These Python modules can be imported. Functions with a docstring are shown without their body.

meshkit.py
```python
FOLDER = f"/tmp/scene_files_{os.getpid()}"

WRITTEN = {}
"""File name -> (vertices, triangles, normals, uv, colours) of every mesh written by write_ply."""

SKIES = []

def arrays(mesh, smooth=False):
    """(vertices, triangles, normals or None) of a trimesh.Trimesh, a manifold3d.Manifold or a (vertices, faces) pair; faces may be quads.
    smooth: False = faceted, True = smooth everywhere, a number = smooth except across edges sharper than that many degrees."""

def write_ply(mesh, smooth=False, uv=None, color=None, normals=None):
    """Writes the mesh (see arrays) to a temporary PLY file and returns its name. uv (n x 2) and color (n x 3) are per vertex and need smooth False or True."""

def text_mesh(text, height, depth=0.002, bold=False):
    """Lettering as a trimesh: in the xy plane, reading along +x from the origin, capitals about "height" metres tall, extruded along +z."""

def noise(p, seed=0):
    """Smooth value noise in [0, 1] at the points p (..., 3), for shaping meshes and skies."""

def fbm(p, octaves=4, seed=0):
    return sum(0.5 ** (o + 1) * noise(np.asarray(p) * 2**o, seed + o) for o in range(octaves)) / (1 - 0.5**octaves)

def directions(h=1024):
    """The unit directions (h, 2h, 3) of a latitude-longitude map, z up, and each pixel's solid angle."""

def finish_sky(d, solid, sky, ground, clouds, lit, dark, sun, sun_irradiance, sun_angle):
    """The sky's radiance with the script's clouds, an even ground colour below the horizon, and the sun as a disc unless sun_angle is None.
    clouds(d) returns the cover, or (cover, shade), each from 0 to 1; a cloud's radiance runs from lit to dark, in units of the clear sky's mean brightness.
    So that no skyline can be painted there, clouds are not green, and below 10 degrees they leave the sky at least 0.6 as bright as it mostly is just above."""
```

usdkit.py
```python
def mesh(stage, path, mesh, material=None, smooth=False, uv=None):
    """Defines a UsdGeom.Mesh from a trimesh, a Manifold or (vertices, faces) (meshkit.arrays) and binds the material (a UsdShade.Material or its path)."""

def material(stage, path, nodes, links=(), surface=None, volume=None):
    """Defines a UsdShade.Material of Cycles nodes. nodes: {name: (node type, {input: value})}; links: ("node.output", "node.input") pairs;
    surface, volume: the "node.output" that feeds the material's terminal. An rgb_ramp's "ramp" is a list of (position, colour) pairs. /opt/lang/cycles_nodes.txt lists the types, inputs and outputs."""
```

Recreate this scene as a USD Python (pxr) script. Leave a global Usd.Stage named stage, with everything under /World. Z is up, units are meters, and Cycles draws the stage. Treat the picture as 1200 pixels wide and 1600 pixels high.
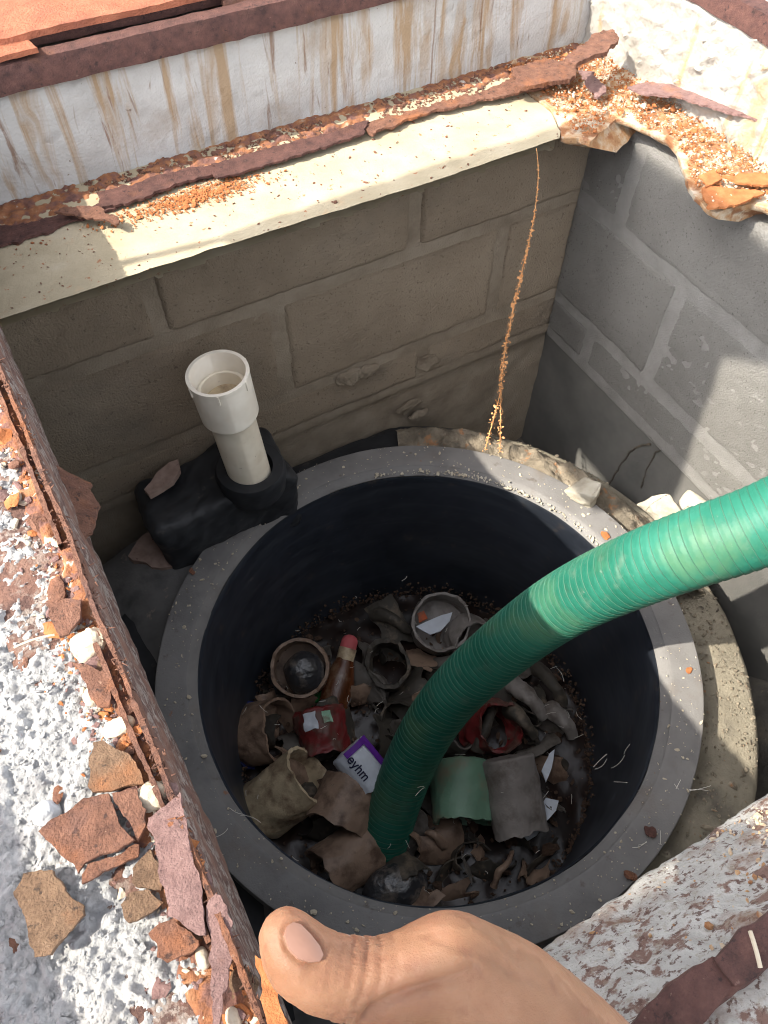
import math
import numpy as np, trimesh, manifold3d, usdkit, meshkit
from scipy.spatial import cKDTree
from shapely.geometry import Polygon
from pxr import Usd, UsdGeom, UsdLux, UsdShade, Gf, Sdf

stage = Usd.Stage.CreateInMemory()
UsdGeom.SetStageUpAxis(stage, UsdGeom.Tokens.z)
UsdGeom.SetStageMetersPerUnit(stage, 1.0)
world = UsdGeom.Xform.Define(stage, '/World')
stage.SetDefaultPrim(world.GetPrim())
UsdGeom.Scope.Define(stage, '/World/Looks')

# ------------------------------------------------------------------ camera, sky, sun, exposure
from numpy import array as A
ROT = np.array([[0.8710, -0.4912, 0.0100], [-0.3969, -0.7160, -0.5743], [0.2893, 0.4963, -0.8186]])   # right, down, forward
u_, _, v_ = np.linalg.svd(ROT); ROT = u_ @ v_
EYE = np.array([-0.8078, -0.7822, 0.5889]); FPX = 1240.38
cam = UsdGeom.Camera.Define(stage, '/World/camera')
mtx = np.eye(4); mtx[0, :3] = ROT[0]; mtx[1, :3] = -ROT[1]; mtx[2, :3] = -ROT[2]; mtx[3, :3] = EYE
cam.AddTransformOp().Set(Gf.Matrix4d(mtx.tolist()))
cam.CreateHorizontalApertureAttr(24.0); cam.CreateVerticalApertureAttr(32.0)
cam.CreateFocalLengthAttr(24.0 * FPX / 1200.0); cam.CreateClippingRangeAttr(Gf.Vec2f(0.01, 500))
cam.CreateExposureAttr(1.68)

SUN = np.array([-0.95, 0.12, 1.0]); SUN /= np.linalg.norm(SUN)                 # towards the sun
ELEV = math.asin(SUN[2]); AZ = math.atan2(SUN[0], SUN[1])
dome = UsdLux.DomeLight.Define(stage, '/World/sky')
skym = usdkit.material(stage, '/World/Looks/sky_look', {
    'sky': ('sky_texture', {'sky_type': 'single_scattering', 'sun_disc': False, 'sun_elevation': ELEV, 'sun_rotation': AZ, 'altitude': 200.0, 'air_density': 0.7, 'aerosol_density': 3.0, 'ozone_density': 0.6}),
    'thin': ('hsv', {'saturation': 0.45}), 'cloud': ('hsv', {'saturation': 0.12, 'value': 2.0}),
    'tc': ('texture_coordinate', {}), 'cn': ('noise_texture', {'scale': 2.6, 'detail': 7.0, 'roughness': .6}), 'cover': ('map_range', {'from_min': .42, 'from_max': .62, 'to_min': 0.0, 'to_max': 1.0, 'clamp': True}), 'mixc': ('mix_color', {'use_clamp': False}),
    'bg': ('background_shader', {'strength': 0.15})}, [('sky.color', 'thin.color'), ('sky.color', 'cloud.color'), ('tc.generated', 'cn.vector'), ('cn.fac', 'cover.value'), ('cover.result', 'mixc.fac'), ('thin.color', 'mixc.a'), ('cloud.color', 'mixc.b'), ('mixc.result', 'bg.color')], surface='bg.background')
UsdShade.MaterialBindingAPI.Apply(dome.GetPrim()).Bind(skym)
sun = UsdLux.DistantLight.Define(stage, '/World/sun')
sun.CreateIntensityAttr(0.88); sun.CreateAngleAttr(0.53); sun.CreateNormalizeAttr(True); sun.CreateColorAttr(Gf.Vec3f(1.0, 0.93, 0.80))
zc = SUN; xc = np.cross([0, 0, 1.0], zc); xc /= np.linalg.norm(xc); yc = np.cross(zc, xc)
sm = np.eye(4); sm[0, :3], sm[1, :3], sm[2, :3] = xc, yc, zc
sun.AddTransformOp().Set(Gf.Matrix4d(sm.tolist()))

# ------------------------------------------------------------------ helpers: places
def ray(u, v): return ROT.T @ np.array([(u - 600) / FPX, (v - 800) / FPX, 1.0])
def onz(u, v, z): d = ray(u, v); return EYE + d * (z - EYE[2]) / d[2]
def ony(u, v, y): d = ray(u, v); return EYE + d * (y - EYE[1]) / d[1]
def onx(u, v, x): d = ray(u, v); return EYE + d * (x - EYE[0]) / d[0]
def atd(u, v, t): return EYE + ray(u, v) * t
def cdir(r, d, toward):
    q = ROT.T @ np.array([r, d, -toward], float); return q / np.linalg.norm(q)
RNG = np.random.default_rng(7)

# ------------------------------------------------------------------ helpers: prims
used = {}
def numbered(parent, name):
    k = (str(parent), name); n = used.get(k, 0); used[k] = n + 1
    return name if n == 0 else f'{name}_{n:03d}'
def put(prim, **kw):
    for k, v in kw.items():
        if v: prim.SetCustomDataByKey({'cat': 'category'}.get(k, k), v)
    return prim
def thing(name, label=None, cat=None, group=None, kind=None, loc=None):
    x = UsdGeom.Xform.Define(stage, '/World/' + numbered('/World', name))
    return put(x.GetPrim(), label=label, cat=cat, group=group, kind=kind)
def split_sharp(m, deg):
    """vertices split across edges sharper than deg, so that the rest can be shaded smooth"""
    from scipy.sparse import coo_matrix
    from scipy.sparse.csgraph import connected_components
    v, f = np.asarray(m.vertices), np.asarray(m.faces); n = len(f)
    fn = np.cross(v[f[:, 1]] - v[f[:, 0]], v[f[:, 2]] - v[f[:, 0]]); fn /= np.maximum(np.linalg.norm(fn, axis=1, keepdims=True), 1e-20)
    e = np.sort(np.vstack([f[:, [0, 1]], f[:, [1, 2]], f[:, [2, 0]]]), axis=1); fi = np.tile(np.arange(n), 3)
    key = e[:, 0].astype(np.int64) * len(v) + e[:, 1]; o = np.argsort(key, kind='stable'); ks = key[o]; same = np.where(ks[1:] == ks[:-1])[0]
    a, b = fi[o[same]], fi[o[same + 1]]; ok = (fn[a] * fn[b]).sum(1) > math.cos(math.radians(deg)); a, b = a[ok], b[ok]
    lab = connected_components(coo_matrix((np.ones(len(a)), (a, b)), shape=(n, n)), directed=False)[1]
    k2 = f.astype(np.int64) * (lab.max() + 1) + lab[:, None]; uq, inv = np.unique(k2.ravel(), return_inverse=True)
    return v[uq // (lab.max() + 1)], inv.reshape(-1, 3)
def obj(name, mesh, look, parent=None, smooth=40, label=None, cat=None, group=None, kind=None):
    base = '/World' if parent is None else str(parent.GetPath())
    if not isinstance(mesh, tuple) and not isinstance(smooth, bool): mesh, smooth = split_sharp(mesh, smooth), True
    m = usdkit.mesh(stage, base + '/' + numbered(base, name), mesh, look, smooth=smooth)
    return put(m.GetPrim(), label=label, cat=cat, group=group, kind=kind)

# ------------------------------------------------------------------ helpers: meshes
def vn(p, f, seed=0, oct=3):
    p = np.asarray(p) * f
    return np.stack([meshkit.fbm(p + 31.7 * k, oct, seed + 7 * k) for k in range(3)], -1) * 2 - 1
def sn(p, f, seed=0, oct=3): return meshkit.fbm(np.asarray(p) * f, oct, seed) * 2 - 1
def rough(m, amp, f, seed=0, oct=3, mask=None):
    d = vn(m.vertices, f, seed, oct) * amp
    if mask is not None: d *= mask(m.vertices)[:, None]
    m.vertices = m.vertices + d
    return m
def rbox(lo, hi, res=.01, r=.003, faces='xXyYzZ'):
    lo, hi = np.asarray(lo, float), np.asarray(hi, float); V, F, n0 = [], [], 0
    for ch in faces:
        a = 'xyz'.index(ch.lower()); b, c = [i for i in range(3) if i != a]
        nb, nc = max(2, int(round((hi[b] - lo[b]) / res)) + 1), max(2, int(round((hi[c] - lo[c]) / res)) + 1)
        B, Cc = np.meshgrid(np.linspace(lo[b], hi[b], nb), np.linspace(lo[c], hi[c], nc), indexing='ij')
        P = np.zeros((nb * nc, 3)); P[:, b], P[:, c], P[:, a] = B.ravel(), Cc.ravel(), (hi if ch.isupper() else lo)[a]
        i = np.arange(nb * nc).reshape(nb, nc); q = np.stack([i[:-1, :-1], i[1:, :-1], i[1:, 1:], i[:-1, 1:]], -1).reshape(-1, 4)
        if ch.isupper() == (a == 1): q = q[:, ::-1]
        V.append(P); F.append(np.vstack([q[:, :3], q[:, [0, 2, 3]]]) + n0); n0 += len(P)
    P = np.vstack(V); q = np.clip(P, lo + r, hi - r); d = P - q; L = np.linalg.norm(d, axis=1, keepdims=True)
    P = np.where(L > 1e-9, q + d / np.maximum(L, 1e-9) * r, P)
    m = trimesh.Trimesh(P, np.vstack(F), process=False); m.merge_vertices(digits_vertex=6); return m
def grid(x0, x1, y0, y1, res, zf):
    nx, ny = int((x1 - x0) / res) + 2, int((y1 - y0) / res) + 2
    X, Y = np.meshgrid(np.linspace(x0, x1, nx), np.linspace(y0, y1, ny), indexing='ij')
    P = np.c_[X.ravel(), Y.ravel(), np.zeros(nx * ny)]; P[:, 2] = zf(P)
    i = np.arange(nx * ny).reshape(nx, ny); q = np.stack([i[:-1, :-1], i[1:, :-1], i[1:, 1:], i[:-1, 1:]], -1).reshape(-1, 4)
    return trimesh.Trimesh(P, np.vstack([q[:, :3], q[:, [0, 2, 3]]]), process=False)
def slab(poly, z0, z1, res=.006, jit=.0, jf=60, amp=0., f=60, seed=0, seg=None):
    """an extruded outline with an uneven edge and surface"""
    p = Polygon(poly)
    if not p.is_valid: p = p.buffer(0)
    if p.geom_type != 'Polygon': p = max(p.geoms, key=lambda g: g.area)
    p = p.segmentize(seg or res)
    if jit:
        q = np.array(p.exterior.coords)[:-1]; q3 = np.c_[q, np.full(len(q), seed * 1.7)]
        q = q + vn(q3, jf, seed, 3)[:, :2] * jit
        p = Polygon(q).buffer(0)
        if p.geom_type != 'Polygon': p = max(p.geoms, key=lambda g: g.area)
    import shapely
    from scipy.spatial import Delaunay
    bp = np.array(p.exterior.coords)[:-1]; bx = p.bounds
    gx, gy = np.meshgrid(np.arange(bx[0], bx[2], res), np.arange(bx[1], bx[3], res)); gx = gx + (np.arange(len(gx)) % 2)[:, None] * res * .5; gx, gy = gx.ravel(), gy.ravel()
    ok = shapely.contains_xy(p.buffer(-res * .45), gx, gy); pts = np.vstack([bp, np.c_[gx, gy][ok]])
    tri = Delaunay(pts).simplices; tri = tri[shapely.contains_xy(p, *pts[tri].mean(1).T)]
    x, y = pts[tri].transpose(2, 0, 1); ar = (x[:, 1] - x[:, 0]) * (y[:, 2] - y[:, 0]) - (x[:, 2] - x[:, 0]) * (y[:, 1] - y[:, 0])
    tri = tri[np.abs(ar) > 1e-12]; ar = ar[np.abs(ar) > 1e-12]; tri[ar < 0] = tri[ar < 0][:, ::-1]
    n = len(pts); e = np.vstack([tri[:, [0, 1]], tri[:, [1, 2]], tri[:, [2, 0]]]); key = np.sort(e, 1); key = key[:, 0] * n + key[:, 1]
    uq, first, ct = np.unique(key, return_index=True, return_counts=True); be = e[first[ct == 1]]
    nl = max(1, int(round((z1 - z0) / res))); V = [np.c_[pts, np.full(n, z1)], np.c_[pts, np.full(n, z0)]]; F = [tri, tri[:, ::-1] + n]; lay = [be]
    ids = np.unique(be); ix = np.zeros(n, int); ix[ids] = np.arange(len(ids)); base = 2 * n
    for k in range(1, nl): V.append(np.c_[pts[ids], np.full(len(ids), z1 + (z0 - z1) * k / nl)]); lay.append(ix[be] + base); base += len(ids)
    lay.append(be + n)
    for t_, l_ in zip(lay[:-1], lay[1:]): F += [np.c_[t_[:, 1], t_[:, 0], l_[:, 0]], np.c_[t_[:, 1], l_[:, 0], l_[:, 1]]]
    m = trimesh.Trimesh(np.vstack(V), np.vstack(F), process=False)
    if amp: rough(m, amp, f, seed)
    return m
def lathe(prof, n=96, closed=False):
    prof = np.asarray(prof, float); k = len(prof); t = np.linspace(0, 2 * np.pi, n, endpoint=False)
    P = np.stack([np.outer(np.cos(t), prof[:, 0]), np.outer(np.sin(t), prof[:, 0]), np.tile(prof[:, 1], (n, 1))], -1).reshape(-1, 3)
    i = np.arange(n * k).reshape(n, k); j = np.roll(i, -1, 0)
    s = slice(None) if closed else slice(0, k - 1)
    a, b, c, d = i[:, s], j[:, s], np.roll(j, -1, 1)[:, s], np.roll(i, -1, 1)[:, s]
    q = np.stack([a, b, c, d], -1).reshape(-1, 4)
    m = trimesh.Trimesh(P, np.vstack([q[:, :3], q[:, [0, 2, 3]]]), process=False)
    m.merge_vertices(digits_vertex=7); m.update_faces(m.nondegenerate_faces()); return m
def aim(m, axis, loc, spin=0.0):
    z = np.asarray(axis, float) / np.linalg.norm(axis); x = np.cross([0.13, 0.9, 0.41], z); x /= np.linalg.norm(x); y = np.cross(z, x)
    if spin:
        c, s = math.cos(spin), math.sin(spin); x, y = c * x + s * y, -s * x + c * y
    M = np.eye(4); M[:3, 0], M[:3, 1], M[:3, 2], M[:3, 3] = x, y, z, loc
    m = m.copy(); m.apply_transform(M); return m
def sweep(path, rad, n=16, twist=None, caps=True):
    path = np.asarray(path, float); k = len(path); rad = np.broadcast_to(np.asarray(rad, float), (k,))
    t = np.gradient(path, axis=0); t /= np.linalg.norm(t, axis=1, keepdims=True)
    u = np.cross(t[0], [0.3, 0.2, 0.93]); u /= np.linalg.norm(u); U = []
    for i in range(k):
        u = u - t[i] * (u @ t[i]); u /= np.linalg.norm(u); U.append(u.copy())
    U = np.array(U); W = np.cross(t, U); a = np.linspace(0, 2 * np.pi, n, endpoint=False)
    P = path[:, None] + rad[:, None, None] * (np.cos(a)[None, :, None] * U[:, None] + np.sin(a)[None, :, None] * W[:, None])
    i = np.arange(k * n).reshape(k, n); j = np.roll(i, -1, 1)
    q = np.stack([i[:-1], j[:-1], j[1:], i[1:]], -1).reshape(-1, 4); F = [np.vstack([q[:, :3], q[:, [0, 2, 3]]])]
    P = P.reshape(-1, 3)
    if caps:
        P = np.vstack([P, path[0], path[-1]]); c0, c1 = k * n, k * n + 1
        F += [np.stack([np.full(n, c0), j[0], i[0]], -1), np.stack([np.full(n, c1), i[-1], j[-1]], -1)]
    return trimesh.Trimesh(P, np.vstack(F), process=False)
ICO = trimesh.creation.icosphere(subdivisions=1)
ICO0 = trimesh.creation.icosahedron()
def crumbs(pts, sizes, seed=0, flat=.5, base=ICO0):
    """many small broken grains in one mesh"""
    r = np.random.default_rng(seed); n = len(pts); V = np.array(base.vertices); k = len(V)
    q = r.normal(size=(n, 4)); q /= np.linalg.norm(q, axis=1, keepdims=True)
    w, x, y, z = q.T
    Rm = np.stack([1 - 2 * (y * y + z * z), 2 * (x * y - z * w), 2 * (x * z + y * w), 2 * (x * y + z * w), 1 - 2 * (x * x + z * z), 2 * (y * z - x * w), 2 * (x * z - y * w), 2 * (y * z + x * w), 1 - 2 * (x * x + y * y)], -1).reshape(n, 3, 3)
    S = np.stack([r.uniform(.6, 1.3, n), r.uniform(.4, 1.0, n), r.uniform(.25, .8, n)], -1)
    P = V[None] * S[:, None] * (1 + r.uniform(-.35, .35, (n, k, 1)))
    P = np.einsum('nij,nkj->nki', Rm, P); P[..., 2] *= flat
    P = P * np.asarray(sizes)[:, None, None] + np.asarray(pts)[:, None]
    F = (np.array(base.faces)[None] + (np.arange(n) * k)[:, None, None]).reshape(-1, 3)
    return trimesh.Trimesh(P.reshape(-1, 3), F, process=False)
def spline(pts, n):
    from scipy.interpolate import CubicSpline
    pts = np.asarray(pts, float); s = np.r_[0, np.cumsum(np.linalg.norm(np.diff(pts, axis=0), axis=1))]
    return CubicSpline(s, pts)(np.linspace(0, s[-1], n))

# ------------------------------------------------------------------ looks
def look(name, stops, scale=25, detail=8, nr=.6, rough=.85, spec=.3, bump=.4, bscale=160, bdist=.002, spots=(), warp=0, vec='position', **pb):
    """colour from noise at real size, blotches and streaks of other colours, fine relief.  spots: (colour, scale or (sx,sy,sz), low, high[, strength])"""
    N = {'geo': ('geometry', {}), 'n': ('noise_texture', {'scale': scale, 'detail': detail, 'roughness': nr}), 'r': ('rgb_ramp', {'ramp': stops}),
         'p': ('principled_bsdf', {'roughness': rough, 'specular_ior_level': spec, **pb})}
    src = 'geo.position'; L = [(src, 'n.vector'), ('n.fac', 'r.fac')]; col = 'r.color'
    for i, s in enumerate(spots):
        c, sc, lo, hi = s[:4]; st = s[4] if len(s) > 4 else 1.0
        N[f'm{i}'] = ('mapping', {'scale': (sc,) * 3 if np.ndim(sc) == 0 else sc, 'location': (3.1 * i + 1.3, 1.7 * i, .6 * i)})
        N[f's{i}'] = ('noise_texture', {'scale': 1.0, 'detail': 7.0, 'roughness': .62, 'distortion': .9 if np.ndim(sc) else 0.0})
        N[f'k{i}'] = ('map_range', {'from_min': lo, 'from_max': hi, 'to_min': 0.0, 'to_max': st, 'clamp': True})
        N[f'x{i}'] = ('mix_color', {'b': c})
        L += [(src, f'm{i}.vector'), (f'm{i}.vector', f's{i}.vector'), (f's{i}.fac', f'k{i}.value'), (f'k{i}.result', f'x{i}.fac'), (col, f'x{i}.a')]
        col = f'x{i}.result'
    L.append((col, 'p.base_color'))
    if bump:
        N['bn'] = ('noise_texture', {'scale': bscale, 'detail': 7.0, 'roughness': .65}); N['b'] = ('bump', {'strength': bump, 'distance': bdist})
        L += [(src, 'bn.vector'), ('bn.fac', 'b.height'), ('b.normal', 'p.normal')]
    return usdkit.material(stage, '/World/Looks/' + name, N, L, surface='p.BSDF')
RUST_D, RUST_O = (.085, .030, .022), (.34, .115, .04)
K = {}
K['white_rough'] = look('white_rough', [(.3, (0.221, 0.221, 0.226)), (.5, (0.312, 0.312, 0.312)), (.75, (0.394, 0.394, 0.389))], 60, bscale=420, bump=.9, bdist=.003, spots=[((0.344, 0.328, 0.312), 14, .52, .72, .6), ((0.246, 0.131, 0.098), 70, .66, .70, .6)])
K['cream'] = look('cream_ledge', [(.3, (0.264, 0.224, 0.148)), (.55, (0.336, 0.288, 0.200)), (.8, (0.384, 0.340, 0.256))], 14, bscale=300, bump=.35, spots=[((0.264, 0.112, 0.056), 75, .63, .67, .9), ((0.440, 0.264, 0.136), 20, .60, .75, .6)])
K['upstand'] = look('painted_upstand', [(.25, (0.276, 0.271, 0.258)), (.5, (0.354, 0.350, 0.336)), (.8, (0.396, 0.391, 0.377))], 18, bscale=260, bump=.6, bdist=.004,
    spots=[((.25, .165, .085), (30, 30, 2.2), .50, .62, .85), ((.14, .075, .042), (52, 52, 4.5), .60, .68, .8), ((.16, .09, .06), (60, 60, 7), .66, .71, .8), ((.22, .175, .13), 11, .56, .72, .6), ((.13, .09, .07), 95, .70, .73, .8)])
K['upstand_right'] = look('blistered_upstand', [(.25, (0.223, 0.205, 0.173)), (.5, (0.288, 0.274, 0.248)), (.8, (0.331, 0.320, 0.302))], 25, bscale=200, bump=.8, bdist=.004,
    spots=[((.34, .215, .10), (24, 24, 3), .53, .64, .8), ((.20, .12, .08), 60, .66, .70, .7)])
K['spotted'] = look('spotted_rim_face', [(.3, (.28, .27, .25)), (.6, (.37, .36, .34)), (.8, (.44, .43, .41))], 60, bscale=300, bump=.8, bdist=.004,
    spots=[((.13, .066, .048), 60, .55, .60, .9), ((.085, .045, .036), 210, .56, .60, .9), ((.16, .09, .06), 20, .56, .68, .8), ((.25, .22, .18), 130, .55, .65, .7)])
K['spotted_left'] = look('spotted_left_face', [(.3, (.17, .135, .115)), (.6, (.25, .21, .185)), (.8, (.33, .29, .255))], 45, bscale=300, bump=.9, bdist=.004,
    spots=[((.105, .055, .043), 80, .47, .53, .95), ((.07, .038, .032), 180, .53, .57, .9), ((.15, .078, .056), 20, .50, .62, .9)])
K['block_far'] = look('block_far', [(.25, (0.190, 0.146, 0.103)), (.5, (0.263, 0.207, 0.148)), (.8, (0.336, 0.269, 0.196))], 7, bscale=330, bump=1.0, bdist=.006, spots=[((0.110, 0.083, 0.057), 230, .60, .65, .7), ((0.101, 0.076, 0.056), 70, .66, .72, .8), ((0.190, 0.162, 0.129), 5, .5, .7, .6), ((0.336, 0.280, 0.213), 160, .66, .72, .6)])
K['block_right'] = look('block_right', [(.25, (0.146, 0.139, 0.129)), (.5, (0.190, 0.184, 0.171)), (.8, (0.231, 0.224, 0.211))], 7, bscale=330, bump=1.0, bdist=.006, spots=[((0.080, 0.074, 0.066), 230, .60, .65, .7), ((0.088, 0.085, 0.078), 70, .66, .72, .8), ((0.136, 0.129, 0.119), 5, .5, .7, .6), ((0.258, 0.252, 0.238), 160, .66, .72, .6)])
K['mortar_far'] = look('mortar_far', [(.25, (0.205, 0.163, 0.118)), (.5, (0.278, 0.226, 0.166)), (.8, (0.347, 0.289, 0.221))], 20, bscale=330, bump=1.0, bdist=.006, spots=[((0.168, 0.126, 0.089), 12, .52, .70, .7)])
K['mortar_right'] = look('mortar_right', [(.25, (0.184, 0.178, 0.167)), (.5, (0.231, 0.224, 0.212)), (.8, (0.286, 0.279, 0.265))], 20, bscale=330, bump=1.0, bdist=.006)
K['footing'] = look('footing', [(.25, (0.077, 0.077, 0.073)), (.6, (0.119, 0.115, 0.108)), (.85, (0.154, 0.147, 0.133))], 12, bscale=300, bump=.7)
K['rust_iron'] = look('rust_iron', [(.30, (.040, .020, .018)), (.45, (.085, .040, .034)), (.6, (.120, .056, .046)), (.75, (.165, .085, .066))], 70, detail=10, nr=.7, bscale=520, bump=1.0, bdist=.004, spots=[((.19, .080, .038), 16, .58, .72, .6), ((.025, .016, .016), 130, .60, .67, .8), ((.24, .15, .12), 240, .66, .71, .6)])
K['rust_scale'] = look('rust_scale', [(.30, (0.075, 0.035, 0.025)), (.45, (0.144, 0.068, 0.045)), (.6, (0.206, 0.100, 0.066)), (.75, (0.281, 0.150, 0.104))], 95, detail=10, nr=.75, bscale=560, bump=1.0, bdist=.004, spots=[((0.325, 0.119, 0.044), 15, .52, .68, .75), ((0.044, 0.025, 0.021), 170, .59, .66, .85), ((0.350, 0.213, 0.150), 260, .65, .70, .6), ((0.112, 0.060, 0.050), 30, .56, .66, .6)])
K['rust_brown'] = look('rust_brown', [(.30, (0.077, 0.046, 0.029)), (.45, (0.144, 0.088, 0.054)), (.6, (0.206, 0.129, 0.080)), (.75, (0.281, 0.188, 0.125))], 95, detail=10, nr=.75, bscale=560, bump=1.0, bdist=.004, spots=[((0.300, 0.122, 0.050), 17, .54, .68, .7), ((0.044, 0.030, 0.024), 170, .59, .66, .85), ((0.350, 0.250, 0.175), 260, .65, .70, .6)])
K['rust_purple'] = look('rust_purple', [(.30, (0.106, 0.060, 0.056)), (.45, (0.169, 0.100, 0.092)), (.6, (0.213, 0.131, 0.120)), (.75, (0.269, 0.175, 0.160))], 110, detail=10, nr=.75, bscale=560, bump=.9, bdist=.003, spots=[((0.275, 0.125, 0.069), 20, .57, .70, .6), ((0.062, 0.040, 0.037), 190, .60, .67, .8), ((0.325, 0.225, 0.206), 260, .65, .70, .6)])
K['rust_orange'] = look('rust_orange', [(.25, (0.208, 0.068, 0.024)), (.5, (0.320, 0.116, 0.040)), (.8, (0.400, 0.176, 0.072))], 90, bscale=600, bump=.8)
K['rust_bed'] = look('rust_bed', [(.30, (0.112, 0.056, 0.050)), (.42, (0.192, 0.092, 0.068)), (.52, (0.272, 0.112, 0.052)), (.62, (0.336, 0.160, 0.080)), (.72, (0.440, 0.352, 0.264)), (.8, (0.192, 0.120, 0.112))], 60, detail=5, bscale=600, bump=1.0, bdist=.003, spots=[((0.496, 0.464, 0.416), 45, .63, .66, .9), ((0.072, 0.040, 0.036), 130, .64, .70, .8)])
K['rust_lid'] = look('rust_lid', [(.3, (0.200, 0.068, 0.036)), (.5, (0.276, 0.092, 0.048)), (.75, (0.328, 0.124, 0.068))], 60, bscale=260, bump=1.0, bdist=.004, spots=[((0.152, 0.048, 0.036), 7, .5, .7, .5)])
K['crust'] = look('crumb_crust', [(.3, (0.280, 0.140, 0.063)), (.45, (0.385, 0.231, 0.119)), (.6, (0.490, 0.420, 0.322)), (.8, (0.546, 0.511, 0.448))], 45, bscale=500, bump=.9, bdist=.003, spots=[((0.238, 0.091, 0.035), 30, .52, .60, .85), ((0.140, 0.070, 0.042), 150, .62, .68, .7)])
K['pale_stone'] = look('pale_stone', [(.3, (0.350, 0.294, 0.217)), (.6, (0.462, 0.406, 0.315)), (.8, (0.518, 0.476, 0.392))], 90, bscale=500, bump=.6)
K['grey_stone'] = look('grey_stone', [(.3, (0.294, 0.308, 0.322)), (.7, (0.420, 0.427, 0.434))], 70, bscale=500, bump=.4)
K['black_plastic'] = look('black_plastic', [(.3, (.006, .008, .012)), (.7, (.016, .019, .026))], 14, rough=.42, spec=.4, bscale=60, bump=.25, spots=[((.055, .042, .034), 28, .60, .72, .6), ((.16, .14, .12), 240, .69, .72, .8), ((.03, .035, .042), (6, 6, 30), .5, .75, .7)])
K['tank_dust'] = look('tank_dust', [(.3, (0.133, 0.127, 0.124)), (.55, (0.164, 0.158, 0.154)), (.8, (0.192, 0.183, 0.177))], 16, rough=.6, bscale=300, bump=.4, spots=[((0.062, 0.062, 0.065), 6, .54, .72, .6), ((0.223, 0.093, 0.050), 24, .69, .72, .8), ((0.310, 0.285, 0.254), 170, .70, .73, .8), ((0.081, 0.059, 0.046), 45, .63, .72, .6), ((0.124, 0.093, 0.068), 9, .58, .75, .6)])
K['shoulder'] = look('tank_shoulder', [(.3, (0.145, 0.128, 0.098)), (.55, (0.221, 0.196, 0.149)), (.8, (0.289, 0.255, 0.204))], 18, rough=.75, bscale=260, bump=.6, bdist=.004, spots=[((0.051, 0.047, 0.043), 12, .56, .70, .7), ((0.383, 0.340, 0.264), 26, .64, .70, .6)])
K['tank_shell'] = look('tank_shell', [(.3, (.075, .072, .070)), (.55, (.12, .115, .112)), (.8, (.16, .152, .145))], 14, rough=.6, bscale=200, bump=.4, spots=[((.03, .03, .031), 9, .52, .68, .8), ((.26, .20, .165), 36, .62, .70, .7)])
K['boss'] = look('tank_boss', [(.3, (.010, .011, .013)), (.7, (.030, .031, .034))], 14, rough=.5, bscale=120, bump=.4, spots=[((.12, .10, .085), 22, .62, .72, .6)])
K['clay'] = look('clay_patch', [(.3, (.22, .15, .12)), (.7, (.36, .26, .22))], 60, bscale=300, bump=.5, spots=[((.10, .04, .03), 80, .66, .70, .9)])
K['dirt'] = look('pit_dirt', [(.3, (.075, .070, .064)), (.5, (.15, .138, .122)), (.75, (.26, .225, .18))], 22, bscale=300, bump=1.0, bdist=.006, spots=[((.42, .33, .22), 55, .62, .68, .7), ((.045, .043, .042), 9, .52, .66, .6)])
K['crust_dirt'] = look('crust_dirt', [(.3, (.10, .085, .065)), (.5, (.21, .175, .13)), (.75, (.33, .28, .21))], 30, bscale=300, bump=1.0, bdist=.005, spots=[((.34, .17, .08), 40, .60, .66, .8), ((.05, .045, .04), 16, .55, .66, .7)])
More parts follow.
